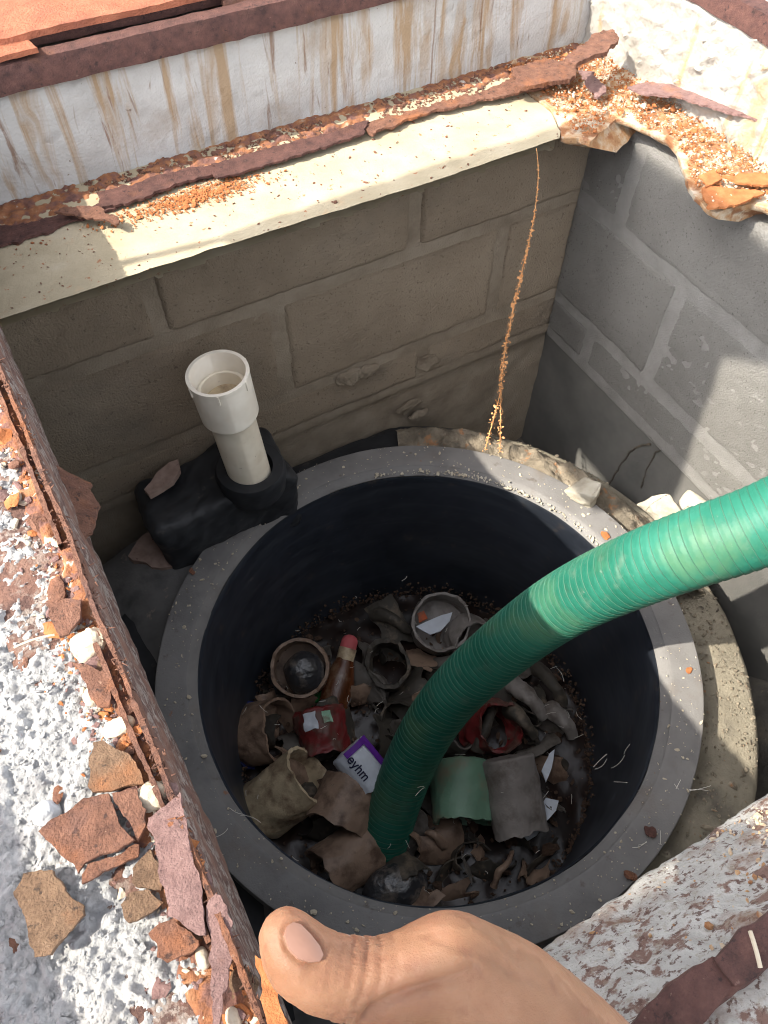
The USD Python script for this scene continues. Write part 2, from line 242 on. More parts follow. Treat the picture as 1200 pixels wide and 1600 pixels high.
K['pale_mud'] = look('pale_mud', [(.3, (0.294, 0.252, 0.189)), (.55, (0.406, 0.371, 0.301)), (.8, (0.476, 0.448, 0.385))], 28, bscale=300, bump=.6, spots=[((0.252, 0.154, 0.084), 22, .60, .70, .6)])
K['pvc'] = look('pvc_white', [(.3, (0.660, 0.583, 0.460)), (.6, (0.781, 0.710, 0.580)), (.8, (0.836, 0.774, 0.660))], 20, rough=.4, spec=.45, bump=.08, bscale=200, spots=[((0.462, 0.360, 0.240), 14, .57, .75, .6), ((0.220, 0.148, 0.100), 120, .69, .72, .8)])
K['pvc_clean'] = look('pvc_coupling', [(.3, (0.748, 0.678, 0.570)), (.6, (0.847, 0.795, 0.690))], 20, rough=.35, spec=.5, bump=.05, bscale=200, spots=[((0.495, 0.403, 0.280), 20, .64, .75, .5)])
K['sludge'] = look('sludge', [(.3, (.007, .005, .004)), (.6, (.022, .012, .009)), (.85, (.06, .033, .024))], 9, rough=.28, spec=.4, bscale=90, bump=.25, spots=[((.12, .08, .055), 150, .66, .70, .8)])
K['scum'] = look('brown_scum', [(.3, (0.042, 0.025, 0.017)), (.6, (0.084, 0.049, 0.031)), (.85, (0.126, 0.078, 0.048))], 45, rough=.8, bscale=300, bump=.9, bdist=.003)
K['hose'] = look('hose_green', [(.3, (0.009, 0.085, 0.055)), (.55, (0.017, 0.123, 0.084)), (.8, (0.038, 0.166, 0.119))], 12, rough=.5, spec=.25, bscale=120, bump=.4, spots=[((0.081, 0.157, 0.081), 10, .50, .72, .7), ((0.095, 0.152, 0.114), 34, .58, .72, .6), ((0.152, 0.180, 0.152), 160, .66, .72, .7), ((0.048, 0.052, 0.038), 18, .62, .74, .5)])
K['hose_rib'] = look('hose_rib', [(.3, (0.024, 0.096, 0.064)), (.7, (0.076, 0.160, 0.112))], 22, rough=.5, bump=0)
K['skin'] = look('skin', [(.3, (0.136, 0.065, 0.033)), (.5, (0.165, 0.084, 0.045)), (.75, (0.191, 0.103, 0.059))], 38, detail=6, rough=.52, spec=.35, bscale=1300, bump=.4, bdist=.0008, spots=[((0.113, 0.046, 0.025), 120, .56, .68, .5), ((0.196, 0.109, 0.067), 60, .55, .7, .5), ((0.174, 0.068, 0.042), 16, .52, .72, .5)], subsurface_weight=.25, subsurface_scale=.004, subsurface_radius=(1., .35, .2))
K['nail'] = look('nail', [(.3, (.165, .088, .062)), (.7, (.195, .108, .080))], 60, rough=.30, spec=.5, bump=.05, bscale=400, spots=[((.22, .135, .11), 30, .5, .7, .6)])
K['cloth'] = look('sleeve_cloth', [(.3, (.06, .07, .09)), (.7, (.10, .11, .14))], 60, bscale=900, bump=.5)
K['cobweb'] = look('cobweb_grit', [(.3, (.62, .24, .075)), (.7, (.85, .50, .24))], 200, bump=0, rough=.5)
K['fibre'] = look('fibre', [(.3, (.62, .58, .50)), (.7, (.75, .72, .66))], 50, bump=0, rough=.6)
def paint(name, c, rough=.5, dirt=(.10, .065, .045), lo=.52, hi=.66, st=.85, sc=26, **pb):
    return look(name, [(.3, tuple(.75 * x for x in c)), (.7, tuple(c))], 30, rough=rough, bscale=300, bump=.4, spots=[(dirt, sc, lo, hi, st)], **pb)
K['t_brown'] = paint('trash_brown', (.28, .19, .135), .42, (.085, .052, .037), .48, .64); K['t_tan'] = paint('trash_tan', (.54, .43, .28), .42, (.16, .095, .06), .48, .66)
K['t_grey'] = paint('trash_grey', (.25, .225, .205), .42, (.10, .08, .065), .48, .66); K['t_green'] = paint('trash_green', (.15, .27, .185), .3, (.22, .19, .13), .5, .7)
K['t_dark'] = paint('trash_dark', (.06, .052, .042), .6, (.16, .125, .09)); K['t_glass'] = paint('trash_glass', (.035, .035, .038), .12, (.22, .18, .145), .48, .68, .8, spec=.7)
K['t_mix'] = paint('trash_mix', (.13, .115, .10), .5, (.045, .035, .028), .48, .62)
K['t_blue'] = paint('trash_blue', (.025, .035, .13), .5, (.06, .05, .05)); K['t_red'] = paint('trash_red', (.17, .022, .022), .4, (.10, .062, .048), .46, .58)
K['t_white'] = paint('trash_white', (.62, .66, .72), .5, (.36, .34, .32), .6, .75, .5); K['t_purple'] = paint('trash_purple', (.13, .025, .30), .5, (.08, .06, .06), .6, .7)
K['t_navy'] = paint('trash_navy', (.025, .03, .07), .5); K['t_pink'] = paint('trash_pink', (.50, .10, .11), .6, (.3, .12, .1), .6, .75, .5)
K['t_gcap'] = paint('trash_cap_green', (.015, .20, .045), .45, (.06, .06, .04), .55, .7); K['t_amber'] = paint('trash_amber', (.09, .028, .010), .15, (.16, .10, .06), .52, .66, spec=.6)
K['t_orange'] = paint('trash_orange', (.42, .09, .03), .6); K['t_mint'] = paint('trash_mint', (.35, .58, .42), .5, (.2, .2, .15), .6, .7)
K['steel'] = look('galvanised', [(.3, (.25, .25, .25)), (.7, (.35, .35, .35))], 30, rough=.5); K['drum'] = look('drum_blue', [(.3, (.03, .08, .25)), (.7, (.04, .10, .30))], 10, rough=.45, bump=.05)
K['box_red'] = look('toolbox_red', [(.3, (.30, .03, .02)), (.7, (.36, .04, .03))], 10, rough=.4, bump=.05)
K['soil'] = look('ground_concrete', [(.3, (.36, .34, .31)), (.6, (.46, .44, .40)), (.8, (.54, .52, .48))], 3, bscale=40, bump=.6, bdist=.01)

# ------------------------------------------------------------------ setting: ground, rim, ledges
XL, XR, YN, YF = -.842, .11, -.83, .205                   # inner faces of the raised rim
TOP = .148
def ring(x0, x1, y0, y1, X0, X1, Y0, Y1, z):
    v = A([[X0, Y0, z], [X1, Y0, z], [X1, Y1, z], [X0, Y1, z], [x0, y0, z], [x1, y0, z], [x1, y1, z], [x0, y1, z]], float)
    f = A([[0, 1, 5, 4], [1, 2, 6, 5], [2, 3, 7, 6], [3, 0, 4, 7]]); return v, f
obj('ground', ring(-1.30, .42, -1.30, .42, -80, 80, -80, 80, .128), K['soil'], smooth=False, kind='structure')

def slabtop(p):
    q = np.c_[p[:, :2], np.zeros(len(p))]
    a = sn(q, 190, 3, 3); b = sn(q, 75, 9, 2)
    lump = np.clip(a, -.3, .6) * .0036 + np.clip(b + .05, 0, 1) * .0040 + np.clip(sn(q, 340, 13, 2), -.3, .7) * .0030
    return TOP - .004 + lump + sn(q, 9, 5, 2) * .004
slab_prim = thing('concrete_slab', kind='structure')
obj('rough_top', grid(-1.02, XL - .004, -.98, .30, .0011, slabtop), K['white_rough'], slab_prim, smooth=True)
obj('plain_top', rough(rbox((-1.30, -1.30, -.05), (-1.018, .42, TOP - .004), .03), .003, 40), K['white_rough'], slab_prim)
obj('plain_top', rough(rbox((-1.018, -1.30, -.05), (XL, -.98, TOP - .006), .03), .003, 40, 4), K['white_rough'], slab_prim)

rg = np.random.default_rng(55); n = 15000; gp = np.c_[rg.uniform(-1.0, XL - .006, n), rg.uniform(-.80, .1, n), np.zeros(n)]; gp[:, 2] = slabtop(gp) + .0002
obj('stucco_grain', crumbs(gp, rg.lognormal(-6.95, .45, n), 56, .8), K['white_rough'], slab_prim, smooth=False, kind='stuff')
rimL = thing('left_rim', 'left pit rim with brown spotted inner face and a thin rusted ridge', 'pit rim')
def scab(v): return 1 + 2.0 * np.clip(sn(v, 16, 44, 2), 0, 1)
m = rbox((XL - .06, -1.3, -.03), (XL, YF, TOP - .004), .005, .004, 'XzZ'); rough(m, .0022, 45, 3, 3, scab)
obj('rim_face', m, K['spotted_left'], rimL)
ys = np.linspace(-1.1, .2, 900)
def ridge_line(off, zz, a=.0025, seed=0):
    q = np.c_[ys, np.zeros_like(ys), np.full_like(ys, seed)]
    return np.c_[XL - off + sn(q, 14, seed, 3) * a, ys, zz + sn(q, 30, seed + 3, 3) * a]
def blade(line, w, h, seed):
    """a corroded plate edge standing up: thin, ragged"""
    k = len(line); top = line + np.c_[np.zeros(k), np.zeros(k), np.full(k, h)]; jag = sn(line, 260, seed, 2)
    top[:, 2] += jag * .0022; jx = sn(line, 200, seed + 2, 2) * .0010
    L = line - [w / 2, 0, .02]; R = line + [w / 2, 0, -.02]; tl = top - np.c_[w / 2 + jx, 0 * jx, 0 * jx]; tr = top + np.c_[w / 2 + jx, 0 * jx, 0 * jx]
    P = np.stack([L, tl, tr, R], 1).reshape(-1, 3); i = np.arange(4 * k).reshape(k, 4)
    q = np.stack([i[:-1, :-1], i[1:, :-1], i[1:, 1:], i[:-1, 1:]], -1).reshape(-1, 4)
    return trimesh.Trimesh(P, np.vstack([q[:, :3], q[:, [0, 2, 3]]]), process=False)
obj('rusted_ridge', blade(ridge_line(.002, TOP, .0022, 2), .0028, .009, 1), K['rust_scale'], rimL, smooth=False)
sel = (ys > -.44) & (ys < -.12); obj('rusted_ridge', blade(ridge_line(.0085, TOP, .003, 6)[sel], .003, .008, 5), K['rust_scale'], rimL, smooth=False)
sel = (ys > -.70) & (ys < -.52); obj('rusted_ridge', blade(ridge_line(.0095, TOP, .003, 9)[sel], .0028, .008, 8), K['rust_scale'], rimL, smooth=False)
hair = []
for k in range(700):
    y = RNG.uniform(-.78, .1); b = A([XL - .002 + RNG.normal() * .002, y, TOP + .006 + RNG.uniform(-.004, .004)]); d = RNG.normal(size=3) * [1, 1, .6]; d /= np.linalg.norm(d)
    hair.append(sweep([b, b + d * RNG.uniform(.002, .0045)], [.0006, .0002], 4))
obj('rust_bristle', trimesh.util.concatenate(hair), K['rust_scale'], rimL, smooth=False, kind='stuff')

rimF = thing('far_upstand', 'white painted concrete upstand streaked with rust under the long iron angle', 'upstand')
m = rbox((XL - .25, YF, -.03), (.42, .42, .128), .0055, .005, 'yZ'); rough(m, .0030, 30, 11, 4)
obj('concrete_face', m, K['upstand'], rimF)
def iron(lo, hi, seed, amp=.0018): return rough(rbox(lo, hi, .006, .0025), amp, 45, seed, 3)
obj('angle_iron', iron((XL - .25, YF - .010, .126), (-.02, YF + .012, .158), 21), K['rust_iron'], rimF)
obj('angle_leg', iron((-.46, YF + .013, .150), (-.02, YF + .022, .163), 22), K['rust_scale'], rimF)
rimR = thing('right_upstand', 'sunlit right upstand with blistered white paint and brown runs', 'upstand')
m = rbox((XR, -1.3, -.03), (.42, YF, .128), .005, .006, 'xZ')
m.vertices -= np.c_[np.clip(sn(m.vertices, 85, 51, 4) - .02, 0, 1) * .015, np.zeros((len(m.vertices), 2))]; rough(m, .0028, 60, 13, 3)
obj('concrete_face', m, K['upstand_right'], rimR)
obj('angle_iron', iron((XR - .004, -1.2, .126), (XR + .026, .070, .156), 23), K['rust_iron'], rimR)
rimN = thing('near_rim', 'near pit rim of flaking grey paint spotted with rust', 'pit rim')
prof = A([(-1.3, -.03), (-.79, -.03), (-.779, -.006), (-.783, .008), (-.826, .105), (-.834, .136), (-.845, .140), (-1.3, .140)])
n = 190; xs = np.linspace(XL + .001, XR + .1, n); pr = []
for a, b in zip(prof[:-1], prof[1:]):
    k = max(1, int(min(np.linalg.norm(b - a), .6) / .006)); pr += [a + (b - a) * i / k for i in range(k)]
pr.append(prof[-1]); pr = A(pr); X, I = np.meshgrid(xs, np.arange(len(pr)), indexing='ij')
P = np.c_[X.ravel(), pr[I.ravel()]]; i = np.arange(P.shape[0]).reshape(n, len(pr)); q = np.stack([i[:-1, :-1], i[1:, :-1], i[1:, 1:], i[:-1, 1:]], -1).reshape(-1, 4)[:, ::-1]
m = trimesh.Trimesh(P, np.vstack([q[:, :3], q[:, [0, 2, 3]]]), process=False); rough(m, .0050, 60, 17, 4); rough(m, .0016, 190, 18, 2)
obj('rim_face', m, K['spotted'], rimN)
pl = np.c_[np.linspace(-.80, .1, 240), np.full(240, -.834), np.full(240, .142)]; pl += vn(pl, 22, 5, 3) * .004
obj('angle_iron', rough(sweep(pl, .0075, 12), .0022, 130, 6), K['rust_iron'], rimN)

ledF = thing('far_ledge', 'cream concrete ledge under the streaked upstand, lit by sun except its left end', 'ledge')
poly = [(XL, 0.0), (-.60, .002), (-.3, -.004), (-.086, .0), (-.076, .012), (-.058, .06), (-.052, YF + .01), (XL, YF + .01)]
m = slab(poly, -.030, 0, .006, .0022, 40, .0012, 40, 3); v = m.vertices; k_ = np.clip(-v[:, 2] - .003, 0, 1) * (v[:, 1] < .02); v[:, 1] += k_ * 2.8
obj('ledge_slab', m, K['cream'], ledF)
ledR = thing('right_ledge', 'broken right ledge with a jagged bite out of its edge', 'ledge')
e = [onz(u, v, 0)[:2] for u, v in [(893, 205), (905, 214), (922, 221), (938, 207), (962, 184), (985, 192), (1010, 203), (1040, 222), (1060, 240), (1068, 262), (1078, 292), (1090, 310), (1104, 328), (1120, 333), (1150, 322), (1172, 318), (1195, 322)]]
poly = [(-.049, YF + .01), (-.055, .06), (-.073, .012), (-.083, .0)] + [tuple(x) for x in e[1:]] + [(.056, -.33), (.04, -.45), (.03, -.60), (.042, -.779), (XR + .01, -.779), (XR + .01, YF + .01)]
m = slab(poly, -.030, 0, .006, .0016, 90, .0022, 45, 5); v = m.vertices; k_ = np.clip(-v[:, 2] - .008, 0, 1) * (v[:, 0] < .075) * (v[:, 1] < .06); v[:, 0] += k_ * 2.4
m.vertices[:, 2] += np.clip(sn(m.vertices, 26, 8, 3), -.2, 1) * .007 * (m.vertices[:, 2] > -.012)
obj('ledge_slab', m, K['crust'], ledR)

# ------------------------------------------------------------------ pit walls: blocks and mortar
WY, WX = .08, .05
def wall(name, label, axis, plane, a0, a1, joints, bl, mo, seed):
    t = thing(name, label, 'block wall')
    def box(u0, u1, z0, z1, d0, d1, res, r=.004):
        return rbox((u0, plane + d0, z0), (u1, plane + d1, z1), res, r, 'yxXzZ') if axis == 'y' else rbox((plane + d0, u0, z0), (plane + d1, u1, z1), res, r, 'xyYzZ')
    m = box(a0, a1, -.475, -.03, .0019, .11, .006); rough(m, .0009, 60, seed, 3)
    obj('mortar_bed', m, mo, t)
    k = 0
    for (zt, zb, off, full) in joints:
        e = sorted(list(np.arange(off - 4.0, off + 4.0, full)))
        for u0, u1 in zip(e[:-1], e[1:]):
            lo, hi = max(u0 + .009, a0), min(u1 - .009, a1)
            if hi - lo < .03: continue
            m = box(lo, hi, zb + .009, zt - .009, RNG.uniform(-.0012, .0012), .09, .0065, .007)
            rough(m, .0018, 30, seed + k, 4); rough(m, .0014, 120, seed + k, 2); k += 1
            obj('concrete_block', m, bl, t)
    return t
CO = [(-.026, -.1758), (-.1758, -.3758), (-.3758, -.462)]
wF = wall('far_wall', 'brownish concrete block wall behind the white pipe', 'y', WY, -1.0, WX + .1, [(*CO[0], -.661, .4), (*CO[1], -.491, .4), (*CO[2], -.231, .4)], K['block_far'], K['mortar_far'], 60)
wR = wall('right_wall', 'grey concrete block wall on the right with a sunlit patch above the hose', 'x', WX, -1.0, WY, [(*CO[0], -.023, .4), (*CO[1], -.175, .4), (*CO[2], -.03, .4)], K['block_right'], K['mortar_right'], 90)
m = rough(rbox((-1.0, WY + .010, -.85), (WX + .1, WY + .12, -.472), .012, .004, 'y'), .005, 20, 31, 4); obj('footing', m, K['mortar_far'], wF)
m = rough(rbox((WX + .010, -1.0, -.85), (WX + .12, WY + .01, -.472), .012, .004, 'x'), .005, 20, 33, 4); obj('footing', m, K['footing'], wR)
def crack(pts, w):
    p = spline(pts, 60); p = p + vn(p, 60, 3, 2) * .004; p[:, 0] = WX + .0095; return sweep(p, w, 6)
obj('crack', crack([onx(u, v, WX) for u, v in [(945, 760), (960, 735), (985, 705), (1010, 697)]], .0022), K['t_dark'], wR)
obj('crack', crack([onx(u, v, WX) for u, v in [(995, 765), (1003, 740), (1018, 712), (1035, 702)]], .0018), K['t_dark'], wR)
# hidden sides of the pit
tl = thing('left_wall', 'plain concrete wall below the left rim', 'wall'); obj('wall_face', rough(rbox((-1.10, -1.0, -.9), (-.94, .2, -.03), .03, .004, 'Xz'), .004, 20, 5), K['block_right'], tl)
tn = thing('near_wall', 'plain concrete wall below the near rim', 'wall'); obj('wall_face', rough(rbox((-1.0, -1.10, -.9), (.1, -.93, -.03), .03, .004, 'Yz'), .004, 20, 6), K['block_right'], tn)
# lumps of mortar squeezed out of the far wall
for (u, v, s) in [(668, 566, .020), (548, 588, .022), (575, 578, .018), (640, 635, .024), (655, 648, .020)]:
    p = ony(u, v, WY - .002); b = ICO.copy(); b = trimesh.creation.icosphere(subdivisions=3, radius=1); b.vertices = b.vertices * [s * 1.2, .006, s * .7]; rough(b, .010, 60, int(u), 4); b.apply_translation(p)
    obj('mortar_smear', b, K['mortar_far'], wF)

# ------------------------------------------------------------------ pit floor, tank
CX, CY, FZ = -.4907, -.3777, -.50
def floorz(p):
    q = np.c_[p[:, :2], np.zeros(len(p))]; r = np.hypot(p[:, 0] - CX, p[:, 1] - CY)
    near = np.exp(-(((p[:, 0] - .06) / .15) ** 2 + ((p[:, 1] + .80) / .17) ** 2))
    return -.800 + .225 * near + sn(q, 22, 3, 4) * .014 - .6 * (r < .37)
g = grid(-.96, WX + .03, -.96, WY + .03, .007, floorz); cen = g.triangles_center
g.update_faces(np.hypot(cen[:, 0] - CX, cen[:, 1] - CY) > .385)
obj('pit_floor', g, K['dirt'], smooth=True, kind='structure')
tank = thing('septic_tank', 'round black plastic tank neck with a wide dusty flange', 'septic tank')
def at_tank(m, clip=True):
    m.apply_translation([CX, CY, 0])
    if clip: m.vertices[:, 1] = np.minimum(m.vertices[:, 1], WY - .004); m.vertices[:, 0] = np.minimum(m.vertices[:, 0], WX - .004)
    return m
m = lathe([(.372, -.53), (.4025, -.530), (.4025, -.504), (.4010, -.5005), (.398, -.4995), (.380, -.4985), (.360, -.4980), (.356, -.4990), (.3535, -.503), (.348, -.506), (.3425, -.512)], 240)
rough(m, .0016, 14, 71); obj('flange', at_tank(m), K['tank_dust'], tank)
pf = [(.3425, -.512)] + [(.3395 - .012 * s, -.516 - .44 * s) for s in np.linspace(0, 1, 40)]
m = lathe(pf, 240); rough(m, .0022, 9, 72); obj('neck_wall', at_tank(m), K['black_plastic'], tank)
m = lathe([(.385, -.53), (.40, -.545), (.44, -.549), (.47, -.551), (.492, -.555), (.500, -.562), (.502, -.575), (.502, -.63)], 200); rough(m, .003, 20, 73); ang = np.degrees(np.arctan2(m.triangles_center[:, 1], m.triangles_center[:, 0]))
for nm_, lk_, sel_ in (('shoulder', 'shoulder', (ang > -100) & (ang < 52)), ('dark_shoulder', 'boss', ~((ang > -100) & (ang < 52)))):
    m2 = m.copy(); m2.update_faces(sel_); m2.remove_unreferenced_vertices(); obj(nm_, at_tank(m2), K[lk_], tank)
m = rbox((-.935, -.80, -.78), (-.50, .062, -.528), .010, .03, 'xXyYZ'); m.vertices[:, 2] -= .035 * np.clip((-.78 - m.vertices[:, 0]) / .1, 0, 1) ** 2; rough(m, .004, 16, 76)
v = m.vertices; rd = np.hypot(v[:, 0] - CX, v[:, 1] - CY); m.update_faces(rd[m.faces].min(1) > .375); obj('top_shell', m, K['tank_shell'], tank)
m = rbox((-.775, -.045, -.56), (-.535, WY - .003, -.418), .006, .018, 'xXyzZ')
dx = (m.vertices[:, 0] + .66) / .12; m.vertices[:, 2] += .018 * np.exp(-((m.vertices[:, 0] + .60) / .05) ** 2) * (m.vertices[:, 2] > -.46); rough(m, .010, 16, 74, 4); rough(m, .003, 70, 75); obj('moulded_lug', m, K['boss'], tank)
m = lathe([(.034, -.43), (.052, -.43), (.056, -.395), (.052, -.385), (.036, -.385)], 48); m.apply_translation([-.604, -.015, 0]); obj('pipe_collar', m, K['boss'], tank)
pc = [onz(u, v, -.428)[:2] for u, v in [(232, 782), (252, 756), (270, 740), (284, 736), (287, 752), (276, 770), (255, 784), (240, 792)]]
m = slab(pc, -.408, -.398, .006, .002, 60, .0012, 60, 4); obj('clay_patch', m, K['clay'], tank)
for (u, v, s) in [(238, 864, .030), (275, 848, .024), (262, 880, .016)]:
    p = onz(u, v, -.53); pp = [(p[0] + s * math.cos(a) * (1 + .3 * math.sin(3 * a + u)), p[1] + s * math.sin(a) * (1 + .25 * math.cos(2 * a + v))) for a in np.linspace(0, 6.1, 14)]
    obj('clay_patch', slab(pp, -.540, -.522, .006, .003, 60, .0012, 60, 5), K['clay'], tank)
# crust where the neck meets the contents
th = RNG.uniform(0, 2 * np.pi, 1500); rr = .3285 - np.abs(RNG.normal(0, .005, 1500))
zz = -.905 + RNG.uniform(-.01, .06, 1500) * RNG.random(1500); obj('scum_crust', crumbs(np.c_[CX + rr * np.cos(th), CY + rr * np.sin(th), zz], RNG.uniform(.0012, .0045, 1500), 5), K['scum'], tank, smooth=False, kind='stuff')
obj('sludge', grid(CX - .335, CX + .335, CY - .335, CY + .335, .008, lambda p: -.915 + sn(np.c_[p[:, :2], 0 * p[:, 0]], 18, 6, 3) * .010), K['sludge'], smooth=True, kind='structure')

# ------------------------------------------------------------------ white vent pipe
vp = thing('vent_pipe', 'upright white plastic pipe with a wider coupling open at its top', 'pipe')
b0, b1 = A([-.6045, -.015, -.425]), A([-.621, -.012, -.176]); ax = (b1 - b0) / np.linalg.norm(b1 - b0); Lp = np.linalg.norm(b1 - b0)
obj('pipe', aim(lathe([(.0295, 0), (.0330, 0), (.0330, Lp - .03), (.0295, Lp - .03)], 64, True), ax, b0), K['pvc'], vp)
cp = [(.0335, Lp - .082), (.0395, Lp - .082), (.0412, Lp - .079), (.0424, Lp - .006), (.0432, Lp - .005), (.0432, Lp), (.0385, Lp), (.0378, Lp - .004), (.0372, Lp - .035), (.0335, Lp - .036), (.0335, Lp - .06)]
cpl = obj('coupling', aim(lathe(cp, 80), ax, b0), K['pvc_clean'], vp)
for k, a in enumerate(np.linspace(0, 2 * np.pi, 6, endpoint=False) + .3):
    m = rbox((.0420, -.0013, Lp - .018), (.0445, .0013, Lp - .001), .004, .0006); m.apply_transform(trimesh.transformations.rotation_matrix(a, [0, 0, 1])); obj('nib', aim(m, ax, b0), K['pvc_clean'], cpl)
m = lathe([(.0001, Lp - .055), (.031, Lp - .053)], 48); obj('silt_plug', rough(aim(m, ax, b0), .001, 90), K['t_tan'], vp)

# ------------------------------------------------------------------ green suction hose
hp = [atd(584, 1395, 1.47), atd(596, 1332, 1.415), atd(626, 1230, 1.365), atd(692, 1105, 1.275), atd(780, 1018, 1.165), atd(872, 950, 1.05), atd(1000, 888, .925), atd(1100, 851, .868), atd(1195, 818, .835)]
q = hp[-1] - hp[-2]; hp += [A([-.06, hp[-1][1] - .035, .075]), A([.10, hp[-1][1] - .085, .185]), A([.35, hp[-1][1] - .15, .235]), A([.75, hp[-1][1] - .25, .185]), A([1.4, hp[-1][1] - .45, .175]), A([2.2, hp[-1][1] - .6, .175])]
hose_path = spline(hp, 2200)
s = np.r_[0, np.cumsum(np.linalg.norm(np.diff(hose_path, axis=0), axis=1))]; PITCH, HR = .0105, .0435
hs = thing('suction_hose', 'thick green ribbed suction hose reaching from the right rim into the tank', 'hose')
hr = HR + .00035 * np.cos(2 * np.pi * s / PITCH)
obj('tube', sweep(hose_path, hr, 56, caps=False), K['hose'], hs, smooth=True)
t = np.gradient(hose_path, axis=0); t /= np.linalg.norm(t, axis=1, keepdims=True)
ks = np.arange(0, s[-1] - .02, .0012); cpth = np.stack([np.interp(ks, s, hose_path[:, c]) for c in range(3)], -1); tt = np.stack([np.interp(ks, s, t[:, c]) for c in range(3)], -1)
u0 = np.cross(tt, [0.5, -.8, .2]); u0 /= np.linalg.norm(u0, axis=1, keepdims=True); w0 = np.cross(tt, u0)
ks2 = np.arange(0, s[-1] - .02, PITCH / 30); f3 = lambda a: np.stack([np.interp(ks2, ks, a[:, c]) for c in range(3)], -1)
an = 2 * np.pi * ks2 / PITCH; spir = f3(cpth) + (HR + .0002) * (np.cos(an)[:, None] * f3(u0) + np.sin(an)[:, None] * f3(w0))
cut = ks2 < 1.25
obj('spiral_rib', sweep(spir[cut], .0005, 4, caps=False), K['hose_rib'], hs, smooth=True)

# ------------------------------------------------------------------ rusty lid beyond the far upstand
lid = thing('hatch_lid', 'coarse orange rusted steel lid lying beyond the far upstand', 'lid')
lp = [(-1.35, .221), (-.70, .221), (-.42, .220), (-.05, .222), (-.05, 1.0), (-1.35, 1.0)]
m = slab(lp, .166, .173, .010, .002, 30, .0, 20, 9); rough(m, .0022, 50, 10, 3); obj('plate', m, K['rust_lid'], lid)
obj('folded_edge', iron((-1.35, .236, .150), (-.05, .244, .166), 31), K['rust_iron'], lid)
obj('tab', slab([(-.735, .196), (-.685, .196), (-.69, .224), (-.728, .224)], .1615, .1668, .005, .002, 60, .0012, 50, 3), K['rust_lid'], lid)

# ------------------------------------------------------------------ rust strips, flakes and chips on the rim
def z5(pts): return [(x / 2.287, y / 2.287 + 900) for x, y in pts]
def flake(name, pts, z, th, lk, label, group=None, warp=.0045, seed=0, cat='rust flake', jit=.0019):
    pl = [tuple(onz(u, v, z)[:2]) for u, v in pts]
    z = z - th * .45; th = th * .55
    m = slab(pl, 0, th, .0022, jit, 150, .0011, 190, seed, seg=.0014)
    w = sn(np.c_[m.vertices[:, :2], 0 * m.vertices[:, 0]], 22, seed, 2) * warp
    m.vertices[:, 2] += w - w.min() * .6 + z - th
    return obj(name, m, lk, smooth=30, label=label, cat=cat, group=group)
ZF = .1545
flake('rust_flake', z5([(134, 905), (210, 850), (300, 790), (385, 778), (402, 812), (430, 875), (462, 930), (478, 945), (440, 965), (375, 990), (300, 1022), (285, 1060), (250, 1030), (200, 985), (165, 945)]), ZF + .003, .0045, K['rust_scale'], 'largest rust flake, a cracked reddish slab pointing left on the white concrete', seed=1)
flake('rust_flake', z5([(290, 1098), (292, 1065), (305, 1034), (380, 1002), (470, 966), (492, 955), (492, 998), (440, 1023), (390, 1043), (350, 1075)]), ZF + .001, .004, K['rust_scale'], 'thin broken-off sliver along the lower edge of the largest rust flake', seed=2)
flake('rust_flake', z5([(397, 772), (455, 752), (480, 765), (500, 800), (522, 835), (517, 860), (503, 912), (490, 935), (470, 900), (440, 855), (412, 800)]), ZF + .0035, .0045, K['rust_scale'], 'tapering red flake between the largest flake and the pale lump', seed=3)
flake('rust_flake', z5([(330, 590), (370, 590), (420, 625), (470, 650), (490, 690), (510, 735), (460, 742), (390, 764), (330, 770), (318, 740), (325, 690), (320, 650)]), ZF + .003, .0048, K['rust_brown'], 'brown square flake just above the largest flake', seed=4)
flake('rust_flake', z5([(42, 1125), (75, 1065), (130, 1050), (185, 1040), (205, 1075), (225, 1120), (290, 1180), (290, 1220), (245, 1280), (180, 1350), (130, 1360), (105, 1310), (95, 1270), (75, 1215), (55, 1170)]), ZF + .004, .005, K['rust_brown'], 'lone brown flake lying farthest left on the white concrete', seed=5)
flake('rust_flake', z5([(532, 855), (600, 815), (640, 775), (655, 820), (665, 880), (690, 1020), (715, 1120), (725, 1200), (738, 1280), (715, 1283), (660, 1243), (603, 1213), (582, 1130), (572, 1060), (562, 1000), (547, 940), (527, 900)]), ZF + .0045, .005, K['rust_purple'], 'long purple-brown plate of rust beside the ridge', seed=6)
flake('rust_flake', z5([(470, 1040), (530, 975), (556, 1010), (571, 1080), (566, 1118), (520, 1113), (480, 1116), (470, 1090)]), ZF + .002, .004, K['rust_brown'], 'small ochre flake tucked left of the long purple plate', seed=7)
flake('rust_flake', z5([(430, 1170), (460, 1135), (520, 1117), (548, 1142), (580, 1160), (540, 1200), (480, 1230), (455, 1235), (440, 1200)]), ZF + .003, .0045, K['rust_brown'], 'small rounded brown flake below the ochre one', seed=8)
flake('rust_flake', z5([(520, 1275), (560, 1240), (610, 1218), (650, 1247), (698, 1282), (705, 1320), (680, 1350), (640, 1360), (600, 1380), (565, 1355), (550, 1310)]), ZF + .0055, .0048, K['rust_scale'], 'orange-brown flake at the foot of the long purple plate', seed=9)
flake('rust_flake', z5([(732, 1182), (770, 1132), (790, 1132), (815, 1190), (833, 1240), (828, 1340), (815, 1400), (800, 1500), (790, 1640), (757, 1640), (760, 1480), (752, 1400), (748, 1290)]), ZF + .004, .0045, K['rust_purple'], 'narrow purple strip of rust nearest the thumb', seed=10)
flake('rust_flake', z5([(160, 85), (230, 70), (282, 82), (284, 150), (245, 205), (208, 216), (178, 150)]), ZF + .003, .004, K['rust_scale'], 'red flake beside the grey pebble high on the left rim', seed=11)
